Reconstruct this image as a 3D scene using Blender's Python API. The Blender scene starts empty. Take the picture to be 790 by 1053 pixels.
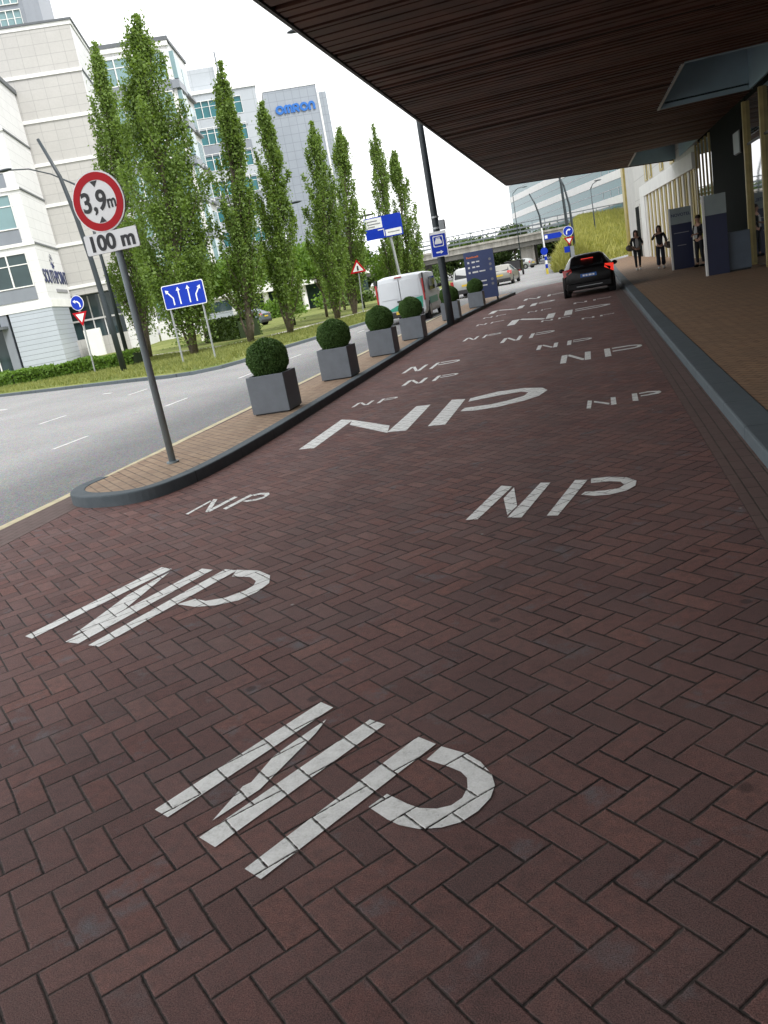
import bpy, bmesh, math, random
import numpy as np
from mathutils import Vector, Matrix
random.seed(7); RNG = np.random.default_rng(11)
sc = bpy.context.scene
COL = sc.collection
R_ = math.radians
# ------------------------------------------------------------ camera
cd = bpy.data.cameras.new('camera'); cam = bpy.data.objects.new('camera', cd); COL.objects.link(cam)
rows = ((0.9568966678442671, 0.102506294936308, 0.27173742209524415),
        (0.2300470834748062, 0.30359579045112645, -0.9246123162737403),
        (-0.17727692024985597, 0.9472708459140851, 0.2669285260663233))
m = Matrix(rows).to_4x4(); m.translation = (0, 0, 1.62); cam.matrix_world = m
cd.sensor_fit = 'VERTICAL'; cd.sensor_height = 36; cd.lens = 36*836/1053; cd.clip_start = .05; cd.clip_end = 3000
sc.camera = cam
sc.render.resolution_x, sc.render.resolution_y = 768, 1024
# ------------------------------------------------------------ world, sun, exposure
SUN_EL, SUN_AZ = 52, 118          # azimuth clockwise from +Y
w = bpy.data.worlds.new('World'); sc.world = w; w.use_nodes = True
nt = w.node_tree; nt.nodes.clear()
sky = nt.nodes.new('ShaderNodeTexSky'); sky.sky_type = 'NISHITA'; sky.sun_disc = False
sky.sun_elevation = R_(SUN_EL); sky.sun_rotation = R_(SUN_AZ); sky.dust_density = 4; sky.air_density = 1.0
hs = nt.nodes.new('ShaderNodeHueSaturation'); hs.inputs['Saturation'].default_value = .25
mx = nt.nodes.new('ShaderNodeMix'); mx.data_type = 'RGBA'; mx.inputs[0].default_value = .7
mx.inputs[7].default_value = (11.6, 11.7, 11.9, 1)
bg = nt.nodes.new('ShaderNodeBackground'); bg.inputs[1].default_value = .11
wo = nt.nodes.new('ShaderNodeOutputWorld')
nt.links.new(sky.outputs[0], hs.inputs['Color']); nt.links.new(hs.outputs[0], mx.inputs[6])
nt.links.new(mx.outputs[2], bg.inputs[0]); nt.links.new(bg.outputs[0], wo.inputs[0])
sd = bpy.data.lights.new('sun', 'SUN'); sd.energy = 1.9; sd.angle = R_(14); sd.color = (1, .975, .94)
so = bpy.data.objects.new('sun', sd); COL.objects.link(so)
dv = Vector((math.sin(R_(SUN_AZ))*math.cos(R_(SUN_EL)), math.cos(R_(SUN_AZ))*math.cos(R_(SUN_EL)), math.sin(R_(SUN_EL))))
so.rotation_euler = dv.to_track_quat('Z', 'Y').to_euler(); so.location = (20, -20, 40)
sc.view_settings.view_transform = 'Standard'; sc.view_settings.look = 'None'
sc.view_settings.exposure = 0.84; sc.view_settings.gamma = 1; sc.view_settings.use_curve_mapping = False
sc.render.engine = 'CYCLES'
sc.cycles.max_bounces = 6; sc.cycles.transparent_max_bounces = 12

# ------------------------------------------------------------ node helpers
class NB:
    def __init__(s, name):
        s.m = bpy.data.materials.new(name); s.m.use_nodes = True; s.t = s.m.node_tree; s.t.nodes.clear()
    def n(s, typ, **kw):
        x = s.t.nodes.new(typ)
        for k, v in kw.items(): setattr(x, k, v)
        return x
    def l(s, a, b): s.t.links.new(a, b)
    def put(s, sock, v):
        if hasattr(v, 'is_output') or isinstance(v, bpy.types.NodeSocket): s.l(v, sock)
        else: sock.default_value = v
    def M(s, op, a, b=0.0, c=None):
        x = s.n('ShaderNodeMath', operation=op); s.put(x.inputs[0], a); s.put(x.inputs[1], b)
        if c is not None: s.put(x.inputs[2], c)
        return x.outputs[0]
    def noise(s, vec, scale, detail=4, rough=.6):
        x = s.n('ShaderNodeTexNoise'); x.inputs['Scale'].default_value = scale; x.inputs['Detail'].default_value = detail
        x.inputs['Roughness'].default_value = rough
        if vec is not None: s.l(vec, x.inputs['Vector'])
        return x
    def ramp(s, fac, stops):
        x = s.n('ShaderNodeValToRGB'); s.l(fac, x.inputs[0]); cr = x.color_ramp
        while len(cr.elements) < len(stops): cr.elements.new(.5)
        for e, (p, c) in zip(cr.elements, stops):
            e.position = p; e.color = (c, c, c, 1) if isinstance(c, (int, float)) else (*c, 1)
        return x.outputs[0]
    def mix(s, f, a, b, mode='MIX'):
        x = s.n('ShaderNodeMix', data_type='RGBA', blend_type=mode); s.put(x.inputs[0], f)
        for i, v in ((6, a), (7, b)):
            if isinstance(v, tuple): x.inputs[i].default_value = (*v[:3], 1)
            else: s.l(v, x.inputs[i])
        return x.outputs[2]
    def bsdf(s, col, rough=.6, metal=0, spec=.5, bump=None, bstr=.3, bdist=.01, **kw):
        b = s.n('ShaderNodeBsdfPrincipled')
        if isinstance(col, tuple): b.inputs['Base Color'].default_value = (*col[:3], 1)
        else: s.l(col, b.inputs['Base Color'])
        s.put(b.inputs['Roughness'], rough); b.inputs['Metallic'].default_value = metal
        b.inputs['Specular IOR Level'].default_value = spec
        if bump is not None:
            bp = s.n('ShaderNodeBump'); bp.inputs['Strength'].default_value = bstr; bp.inputs['Distance'].default_value = bdist
            s.l(bump, bp.inputs['Height']); s.l(bp.outputs[0], b.inputs['Normal'])
        for k, v in kw.items(): b.inputs[k.replace('_', ' ')].default_value = v
        return b
    def out(s, sh):
        o = s.n('ShaderNodeOutputMaterial'); s.l(sh, o.inputs[0]); return s.m
    def pos(s): return s.n('ShaderNodeNewGeometry').outputs['Position']
    def obj(s): return s.n('ShaderNodeTexCoord').outputs['Object']

def pm(name, col, rough=.6, var=.12, scale=4, metal=0, bump=.15, spec=.5, bdist=.004, fine=60, **kw):
    b = NB(name); v = b.obj(); n1 = b.noise(v, scale); n2 = b.noise(v, fine, 2)
    lo = tuple(c*(1-var) for c in col); hi = tuple(min(1, c*(1+var)) for c in col)
    c = b.mix(b.ramp(n1.outputs[0], [(.3, 0), (.7, 1)]), lo, hi)
    c = b.mix(.12, c, n2.outputs['Color'], 'SOFT_LIGHT')
    r = b.M('ADD', rough-.06, b.M('MULTIPLY', n1.outputs[0], .12))
    return b.out(b.bsdf(c, r, metal, spec, n2.outputs[0], bump, bdist, **kw).outputs[0])

def herring(b, W=.1095, ang=47.9, origin=(-.39925, 1.5196)):
    """Herringbone of 2:1 bricks. Returns joint distance (bricks widths), id colour, id value, tilt height, u, v."""
    g = b.pos(); s = b.n('ShaderNodeSeparateXYZ'); b.l(g, s.inputs[0])
    x = b.M('SUBTRACT', s.outputs[0], origin[0]); y = b.M('SUBTRACT', s.outputs[1], origin[1])
    # gentle waviness of the laying
    wn = b.noise(g, 1.3, 2); ws = b.n('ShaderNodeSeparateColor'); b.l(wn.outputs['Color'], ws.inputs[0])
    x = b.M('ADD', x, b.M('MULTIPLY', b.M('SUBTRACT', ws.outputs[0], .5), .03))
    y = b.M('ADD', y, b.M('MULTIPLY', b.M('SUBTRACT', ws.outputs[1], .5), .03))
    c, sn = math.cos(R_(ang))/W, math.sin(R_(ang))/W
    U = b.M('ADD', b.M('MULTIPLY', x, c), b.M('MULTIPLY', y, sn))
    V = b.M('ADD', b.M('MULTIPLY', x, -sn), b.M('MULTIPLY', y, c))
    i = b.M('FLOOR', U); j = b.M('FLOOR', V); fu = b.M('SUBTRACT', U, i); fv = b.M('SUBTRACT', V, j)
    k = b.M('FLOORED_MODULO', b.M('ADD', b.M('ADD', i, j), 1.0), 4.0)
    hor = b.M('LESS_THAN', k, 1.5)
    k1 = b.M('COMPARE', k, 1.0, .1); k3 = b.M('COMPARE', k, 3.0, .1)
    lu = b.M('ADD', b.M('MULTIPLY', hor, b.M('ADD', fu, k1)), b.M('MULTIPLY', b.M('SUBTRACT', 1, hor), b.M('ADD', fv, k3)))
    lv = b.M('ADD', b.M('MULTIPLY', hor, fv), b.M('MULTIPLY', b.M('SUBTRACT', 1, hor), fu))
    ci = b.M('SUBTRACT', i, k1); cj = b.M('SUBTRACT', j, k3)
    cv = b.n('ShaderNodeCombineXYZ'); b.l(ci, cv.inputs[0]); b.l(cj, cv.inputs[1]); b.l(b.M('MULTIPLY', hor, 7.3), cv.inputs[2])
    wn2 = b.n('ShaderNodeTexWhiteNoise', noise_dimensions='3D'); b.l(cv.outputs[0], wn2.inputs['Vector'])
    en = b.noise(g, 55, 3); wob = b.M('MULTIPLY', b.M('SUBTRACT', en.outputs[0], .5), .075)
    d = b.M('MINIMUM', b.M('MINIMUM', lu, b.M('SUBTRACT', 2.0, lu)), b.M('MINIMUM', lv, b.M('SUBTRACT', 1.0, lv)))
    d = b.M('ADD', d, wob)
    cs = b.n('ShaderNodeSeparateColor'); b.l(wn2.outputs['Color'], cs.inputs[0])
    tilt = b.M('ADD', b.M('MULTIPLY', b.M('SUBTRACT', cs.outputs[0], .5), b.M('SUBTRACT', lu, 1.0)),
               b.M('MULTIPLY', b.M('SUBTRACT', cs.outputs[1], .5), b.M('SUBTRACT', lv, .5)))
    return g, d, wn2, cs, tilt

def m_brick():
    b = NB('red_herringbone_brick'); g, d, wn, cs, tilt = herring(b)
    c = b.ramp(cs.outputs[2], [(0, (.150, .084, .078)), (.3, (.190, .096, .087)), (.55, (.238, .110, .094)), (.8, (.172, .096, .091)), (1, (.27, .127, .105))])
    n1 = b.noise(g, 30, 6, .75); n1c = b.ramp(n1.outputs[0], [(.40, 0), (.62, 1)]); c = b.mix(b.M('MULTIPLY', n1c, .55), c, (.100, .070, .066))
    mid = b.noise(g, 9, 4, .7); c = b.mix(b.ramp(mid.outputs[0], [(.52, 0), (.72, .5)]), c, (.085, .052, .050))
    big = b.noise(g, .55, 4); c = b.mix(b.ramp(big.outputs[0], [(.35, 0), (.7, .45)]), c, (.245, .150, .132))
    # pale mineral bloom on some bricks, dark drips, trodden gum
    bl = b.noise(g, 4.2, 4, .7); bm_ = b.M('MULTIPLY', b.ramp(bl.outputs[0], [(.55, 0), (.70, .8)]), b.ramp(cs.outputs[0], [(.35, .1), (.6, 1)])); c = b.mix(bm_, c, (.175, .165, .175))
    sp = b.n('ShaderNodeTexVoronoi'); sp.inputs['Scale'].default_value = 2.6; b.l(g, sp.inputs['Vector'])
    c = b.mix(b.ramp(sp.outputs['Distance'], [(.05, .6), (.085, 0)]), c, (.040, .030, .029))
    gm = b.n('ShaderNodeTexVoronoi'); gm.inputs['Scale'].default_value = 1.9; b.l(g, gm.inputs['Vector'])
    c = b.mix(b.ramp(gm.outputs['Distance'], [(.014, .9), (.028, 0)]), c, (.36, .35, .33))
    # two faint wheel tracks along the lane
    gs = b.n('ShaderNodeSeparateXYZ'); b.l(g, gs.inputs[0])
    tw = b.M('ABSOLUTE', b.M('SUBTRACT', b.M('ABSOLUTE', b.M('ADD', gs.outputs[0], 1.3)), .8)); c = b.mix(b.M('MULTIPLY', b.ramp(tw, [(.1, .28), (.45, 0)]), mid.outputs[0]), c, (.05, .04, .04))
    gr = b.noise(g, 260, 3, .8); grc = b.ramp(gr.outputs[0], [(.40, .12), (.60, .88)]); c = b.mix(.55, c, grc, 'OVERLAY')
    sand = b.noise(g, 2.3, 4)
    jc = b.mix(b.ramp(sand.outputs[0], [(.42, 0), (.62, .8)]), (.010, .008, .007), (.095, .076, .066))  # joint colour; its near-black end also paints in the shade along brick edges
    dj = b.M('ADD', d, b.M('MULTIPLY', b.M('SUBTRACT', cs.outputs[1], .5), .020))
    c = b.mix(b.ramp(dj, [(.024, 1), (.040, 0)]), c, jc)
    c = b.mix(b.M('MULTIPLY', b.ramp(dj, [(.03, .5), (.10, 0)]), n1c), c, (.10, .075, .068))
    h = b.ramp(dj, [(0, 0), (.035, .5), (.065, 1)])
    h = b.M('ADD', h, b.M('MULTIPLY', tilt, .75)); h = b.M('ADD', h, b.M('MULTIPLY', n1.outputs[0], .45)); h = b.M('ADD', h, b.M('MULTIPLY', grc, .16))
    r = b.M('ADD', .66, b.M('MULTIPLY', cs.outputs[0], .2))
    return b.out(b.bsdf(c, r, 0, .22, h, 1.0, .008).outputs[0])

def m_paint():
    b = NB('worn_white_road_paint'); g, d, wn, cs, tilt = herring(b)
    n1 = b.noise(g, 14, 5, .7); n2 = b.noise(g, 130, 3)
    c = b.mix(b.ramp(n1.outputs[0], [(.35, 0), (.75, 1)]), (.88, .88, .85), (.64, .64, .61))
    c = b.mix(.6, c, b.ramp(n2.outputs[0], [(.3, .2), (.7, .8)]), 'OVERLAY')
    h = b.M('ADD', b.ramp(d, [(0, 0), (.03, .6), (.055, 1)]), b.M('MULTIPLY', tilt, .55)); h = b.M('ADD', h, b.M('MULTIPLY', n2.outputs[0], .15))
    p = b.bsdf(c, .55, 0, .35, h, .9, .007)
    wear = b.ramp(n1.outputs[0], [(.62, 0), (.74, .5)])
    joint = b.ramp(d, [(.012, 1), (.032, 0)])
    a = b.M('MAXIMUM', joint, wear)
    tr = b.n('ShaderNodeBsdfTransparent'); ms = b.n('ShaderNodeMixShader'); b.l(a, ms.inputs[0]); b.l(p.outputs[0], ms.inputs[1]); b.l(tr.outputs[0], ms.inputs[2])
    return b.out(ms.outputs[0])

def m_smallbrick(name, cols, bw, bh, ang, joint=(.05, .04, .03), ms=.006):
    b = NB(name); g = b.pos(); mp = b.n('ShaderNodeMapping'); mp.inputs['Rotation'].default_value = (0, 0, R_(ang)); b.l(g, mp.inputs[0])
    t = b.n('ShaderNodeTexBrick'); b.l(mp.outputs[0], t.inputs['Vector']); t.inputs['Scale'].default_value = 1
    t.inputs['Brick Width'].default_value = bw; t.inputs['Row Height'].default_value = bh; t.inputs['Mortar Size'].default_value = ms
    t.inputs['Mortar Smooth'].default_value = .4
    t.inputs['Color1'].default_value = (*cols[0], 1); t.inputs['Color2'].default_value = (*cols[1], 1); t.inputs['Mortar'].default_value = (*joint, 1)
    n = b.noise(g, 9, 4); n2 = b.noise(g, .7, 3); c = b.mix(b.ramp(n.outputs[0], [(.35, 0), (.75, .6)]), t.outputs[0], cols[2])
    c = b.mix(b.ramp(n2.outputs[0], [(.4, 0), (.7, .45)]), c, tuple(x*.6 for x in cols[2]))
    n3 = b.noise(g, 200, 2); c = b.mix(.25, c, n3.outputs[0], 'OVERLAY')
    h = b.M('SUBTRACT', b.M('MULTIPLY', n3.outputs[0], .2), t.outputs['Fac'])
    return b.out(b.bsdf(c, .75, 0, .3, h, .8, .005).outputs[0])

def m_asphalt():
    b = NB('light_grey_asphalt'); g = b.pos(); n = b.noise(g, 110, 3, .8); n2 = b.noise(g, .35, 5, .6); n3 = b.noise(g, 6, 3)
    vo = b.n('ShaderNodeTexVoronoi'); vo.inputs['Scale'].default_value = 70; b.l(g, vo.inputs['Vector'])
    c = b.mix(b.ramp(n2.outputs[0], [(.35, 0), (.7, 1)]), (.205, .205, .203), (.255, .254, .250))
    c = b.mix(.45, c, b.ramp(n.outputs[0], [(.38, .1), (.62, .9)]), 'OVERLAY'); c = b.mix(.5, c, vo.outputs['Color'], 'SOFT_LIGHT'); c = b.mix(.15, c, n3.outputs[0], 'SOFT_LIGHT')
    return b.out(b.bsdf(c, .85, 0, .25, n.outputs[0], .5, .006).outputs[0])

def m_grid(name, c1, c2, joint, w, h, js=.02, rough=.6, off=0.0, bump=.5, metal=0, var=.25):
    """stone / metal cladding laid out in courses on upright faces"""
    b = NB(name); o = b.obj(); s = b.n('ShaderNodeSeparateXYZ'); b.l(o, s.inputs[0])
    cv = b.n('ShaderNodeCombineXYZ'); b.l(b.M('ADD', s.outputs[0], s.outputs[1]), cv.inputs[0]); b.l(s.outputs[2], cv.inputs[1])
    t = b.n('ShaderNodeTexBrick'); b.l(cv.outputs[0], t.inputs['Vector']); t.offset = off; t.inputs['Scale'].default_value = 1
    t.inputs['Brick Width'].default_value = w; t.inputs['Row Height'].default_value = h; t.inputs['Mortar Size'].default_value = js
    t.inputs['Mortar Smooth'].default_value = .1; t.inputs['Color1'].default_value = (*c1, 1); t.inputs['Color2'].default_value = (*c2, 1); t.inputs['Mortar'].default_value = (*joint, 1)
    n = b.noise(o, .6, 5); n2 = b.noise(o, 7, 3)
    c = b.mix(b.ramp(n.outputs[0], [(.35, 0), (.75, var)]), t.outputs[0], tuple(x*.72 for x in c1)); c = b.mix(.15, c, n2.outputs[0], 'SOFT_LIGHT')
    return b.out(b.bsdf(c, rough, metal, .4, t.outputs['Fac'], -bump, .02).outputs[0])

def m_glass(name, tint, rough=.06, dark=.5, coat=0):
    b = NB(name); o = b.obj(); n = b.noise(o, .8, 2); n2 = b.noise(o, .25, 2)
    c = b.mix(n.outputs[0], tuple(x*dark for x in tint), tint)
    p = b.bsdf(c, rough, 0, .5+.5*coat, n2.outputs[0], .05, .05); p.inputs['Coat Weight'].default_value = coat; p.inputs['Coat Roughness'].default_value = .03
    p.inputs['IOR'].default_value = 1.7 if coat else 1.45
    return b.out(p.outputs[0])

def m_leaf(name, c1, c2, trans=.35, rough=.55):
    b = NB(name); g = b.n('ShaderNodeNewGeometry'); c = b.ramp(g.outputs['Random Per Island'], [(0, c1), (1, c2)])
    n = b.noise(b.obj(), .9, 3); c = b.mix(b.ramp(n.outputs[0], [(.3, 0), (.75, .5)]), c, tuple(min(1, x*1.3) for x in c2))
    p = b.bsdf(c, rough, 0, .35); t = b.n('ShaderNodeBsdfTranslucent'); b.l(b.mix(1, c, (1.0, 1.0, .45), 'MULTIPLY'), t.inputs[0])
    ms = b.n('ShaderNodeMixShader'); ms.inputs[0].default_value = trans; b.l(p.outputs[0], ms.inputs[1]); b.l(t.outputs[0], ms.inputs[2])
    return b.out(ms.outputs[0])

def m_glow(name, col, st):
    b = NB(name); n = b.noise(b.obj(), 20, 2); p = b.bsdf(b.mix(n.outputs[0], tuple(c*.7 for c in col), col), .3)
    p.inputs['Emission Color'].default_value = (*col, 1); p.inputs['Emission Strength'].default_value = st
    return b.out(p.outputs[0])

MT = dict(
 brick=m_brick(), paint=m_paint(), asphalt=m_asphalt(),
 island=m_smallbrick('sandy_island_brick', [(.38, .26, .165), (.27, .17, .11), (.42, .32, .23)], .21, .1, 46, (.10, .07, .05), .009),
 footway=m_smallbrick('brown_footway_brick', [(.36, .215, .125), (.26, .155, .095), (.37, .255, .165)], .21, .1, 46, (.07, .045, .03), .008),
 kerb=m_smallbrick('blue_grey_kerb_stone', [(.105, .130, .145), (.09, .112, .125), (.14, .162, .175)], 1.0, 3.0, 90, (.03, .035, .04), .008),
 gutter=m_smallbrick('grey_gutter_brick', [(.15, .095, .085), (.125, .08, .073), (.17, .125, .11)], .22, .089, 90),
 flush=m_smallbrick('flush_grey_edging', [(.17, .17, .17), (.14, .14, .145), (.2, .2, .2)], 1.0, .3, 90),
 yline=pm('worn_cream_line', (.55, .48, .30), .7, .25, 6), wline=pm('worn_white_line', (.50, .50, .49), .7, .2, 5),
 verge=None, slope=None,
 steel=pm('galvanised_steel', (.40, .42, .43), .45, .1, 6, .6), pole=pm('dark_green_grey_pole', (.026, .036, .042), .45, .2, 3),
 signpole=pm('grey_green_post', (.21, .25, .265), .5, .15, 3),
 planter=pm('grey_planter_board', (.16, .182, .208), .5, .10, 5, bump=.1), soil=pm('dark_soil', (.03, .022, .016), .95, .3, 20),
 white=pm('white_enamel', (.84, .85, .85), .4, .04, 4, bump=.02), red=pm('sign_red', (.46, .003, .012), .5, .06, 4, bump=.02, spec=.25),
 blue=pm('sign_blue', (.004, .035, .42), .5, .06, 3, bump=.02, spec=.25), black=pm('sign_black', (.012, .013, .016), .45, .1, 4, bump=.02),
 grey=pm('sign_back_grey', (.3, .32, .33), .5, .08, 4), orange=pm('orange_print', (.75, .18, .06), .5, .1, 5),
 navy=pm('navy_panel', (.040, .062, .17), .45, .1, 2, bump=.03), deepnavy=pm('deep_navy_panel', (.012, .018, .06), .35, .1, 2, bump=.03),
 stone=m_grid('beige_stone_cladding', (.455, .445, .425), (.435, .425, .408), (.33, .325, .315), 1.15, .8, .02),
 wstone=m_grid('pale_stone_cladding', (.68, .68, .68), (.66, .66, .66), (.50, .50, .50), 2.0, .8, .02),
 ledge=pm('white_ledge', (.74, .74, .72), .6, .06, 1), dledge=pm('dark_coping', (.10, .11, .12), .5, .1, 1),
 corr=m_grid('ribbed_grey_metal', (.44, .48, .53), (.43, .47, .52), (.20, .22, .24), 40, .38, .02, .4, bump=1, metal=.2),
 spandrel=pm('grey_spandrel', (.20, .22, .25), .4, .08, 1), glass=m_glass('pale_office_glass', (.21, .33, .35), .05, .7),
 glassd=m_glass('dark_office_glass', (.05, .085, .09), .04), tile=m_grid('blue_grey_tower_tile', (.28, .31, .345), (.265, .295, .33), (.20, .22, .25), 1.5, 1.5, .05, .5),
 tile2=m_grid('pale_metal_panels', (.40, .43, .46), (.38, .41, .44), (.3, .33, .35), 3.2, 1.9, .05, .5),
 teal=m_glass('teal_ribbon_glass', (.03, .15, .17), .12, .75), bluetext=pm('blue_letters', (.01, .12, .42), .4, .05, 2),
 navytext=pm('navy_letters', (.02, .03, .10), .5, .1, 2), greytext=pm('grey_letters', (.25, .25, .27), .5, .1, 2),
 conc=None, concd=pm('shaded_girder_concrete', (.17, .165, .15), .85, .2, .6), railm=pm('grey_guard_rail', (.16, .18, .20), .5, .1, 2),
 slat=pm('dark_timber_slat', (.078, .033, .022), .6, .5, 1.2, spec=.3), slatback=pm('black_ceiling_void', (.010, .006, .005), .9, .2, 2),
 fascia=pm('dark_bronze_fascia', (.03, .025, .025), .5, .1, 1), skyl=pm('slate_blue_panel', (.34, .47, .55), .35, .12, .8),
 gold=pm('brushed_gold_frame', (.42, .34, .14), .5, .15, 4, .1), mirror=m_glass('reflecting_shopfront_glass', (.02, .03, .032), .015, coat=1),
 dwall=pm('black_green_wall', (.006, .009, .008), .8, .4, .8, spec=.05), wpan=m_grid('white_wall_panels', (.60, .59, .56), (.57, .56, .53), (.36, .35, .33), 2.4, 1.35, .02, .5),
 goldpan=pm('yellow_gold_fin', (.42, .33, .10), .45, .18, 2, .2), sgrey=pm('pale_green_grey_panel', (.26, .31, .31), .5, .08, 2), bgrey=pm('blue_grey_cabinet', (.10, .13, .17), .5, .1, 3),
 carblack=pm('black_car_paint', (.004, .004, .005), .3, .1, 2, bump=.0, spec=.22, Coat_Weight=.15), carsilver=pm('silver_car_paint', (.42, .43, .42), .3, .05, 2, .6, bump=0),
 carbronze=pm('bronze_silver_car_paint', (.30, .29, .25), .3, .05, 2, .6, bump=0), carwhite=pm('white_van_paint', (.58, .61, .64), .35, .04, 2, bump=0),
 cargrey=pm('grey_car_paint', (.17, .20, .24), .3, .05, 2, .5, bump=0), carglass=m_glass('car_glass', (.02, .024, .028), .04), rubber=pm('tyre_rubber', (.016, .016, .017), .8, .15, 20),
 rim=pm('alloy_rim', (.4, .4, .41), .35, .08, 6, .8), plasticd=pm('dark_bumper_plastic', (.025, .025, .027), .6, .1, 6), taill=pm('tail_light_red', (.35, .02, .02), .25, .1, 10),
 brake=m_glow('lit_brake_light', (1, .05, .03), .38), plateb=pm('blue_number_plate', (.02, .12, .42), .4, .05, 8), platey=pm('yellow_number_plate', (.65, .45, .04), .4, .05, 8),
 green=pm('green_decal', (.03, .30, .20), .4, .1, 4), skin=pm('skin', (.42, .24, .17), .55, .08, 12, bump=.03), cloth=pm('black_cloth', (.016, .017, .022), .85, .3, 18),
 denim=pm('dark_navy_trousers', (.018, .022, .040), .85, .3, 18), shirt=pm('pale_grey_shirt', (.42, .42, .42), .85, .1, 18), hair=pm('dark_brown_hair', (.030, .016, .010), .6, .4, 40),
 leather=pm('brown_grey_handbag', (.10, .08, .065), .6, .2, 12), shoe=pm('white_trainers', (.6, .6, .6), .6, .1, 12), yellow=pm('yellow_post_foot', (.65, .52, .05), .5, .1, 6),
 bark=pm('poplar_bark', (.13, .105, .08), .9, .35, 9, bump=.8, bdist=.03, fine=14), leaf=m_leaf('poplar_leaf', (.095, .160, .030), (.195, .29, .072), .48),
 leafy=m_leaf('bright_young_leaf', (.085, .16, .022), (.15, .26, .045), .45), leafd=m_leaf('dark_bush_leaf', (.045, .085, .02), (.10, .155, .04), .35),
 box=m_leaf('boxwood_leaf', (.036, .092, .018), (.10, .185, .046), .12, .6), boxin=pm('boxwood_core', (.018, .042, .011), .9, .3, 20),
 blade=m_leaf('verge_grass_blade', (.10, .15, .035), (.26, .27, .085), .3), tall=m_leaf('tall_meadow_grass', (.13, .16, .03), (.36, .34, .10), .35),
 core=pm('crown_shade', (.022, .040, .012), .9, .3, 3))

def m_ground(name, c1, c2, c3, sc1):
    b = NB(name); g = b.pos(); n = b.noise(g, sc1, 5, .7); n2 = b.noise(g, sc1*.12, 3); n3 = b.noise(g, 60, 2)
    c = b.mix(b.ramp(n.outputs[0], [(.35, 0), (.65, 1)]), c1, c2); c = b.mix(b.ramp(n2.outputs[0], [(.4, 0), (.65, .8)]), c, c3)
    c = b.mix(.3, c, n3.outputs[0], 'OVERLAY')
    return b.out(b.bsdf(c, .95, 0, .1, n.outputs[0], .8, .05).outputs[0])
MT['verge'] = m_ground('dry_verge_grass', (.13, .16, .045), (.23, .23, .085), (.10, .135, .035), 3)
MT['slope'] = m_ground('meadow_slope', (.15, .17, .04), (.30, .28, .09), (.20, .19, .06), 1.2)
MT['far'] = m_ground('far_ground', (.09, .12, .04), (.14, .16, .06), (.12, .12, .08), .3)
def m_conc():
    b = NB('stained_bridge_concrete'); o = b.obj(); mp = b.n('ShaderNodeMapping'); mp.inputs['Scale'].default_value = (1.2, 1, .15); b.l(o, mp.inputs[0])
    n = b.noise(mp.outputs[0], 1.0, 6, .7); n2 = b.noise(o, 12, 3)
    c = b.mix(b.ramp(n.outputs[0], [(.38, 0), (.68, 1)]), (.46, .44, .40), (.24, .225, .20)); c = b.mix(.2, c, n2.outputs[0], 'SOFT_LIGHT')
    return b.out(b.bsdf(c, .85, 0, .2, n2.outputs[0], .3, .02).outputs[0])
MT['conc'] = m_conc()

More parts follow.
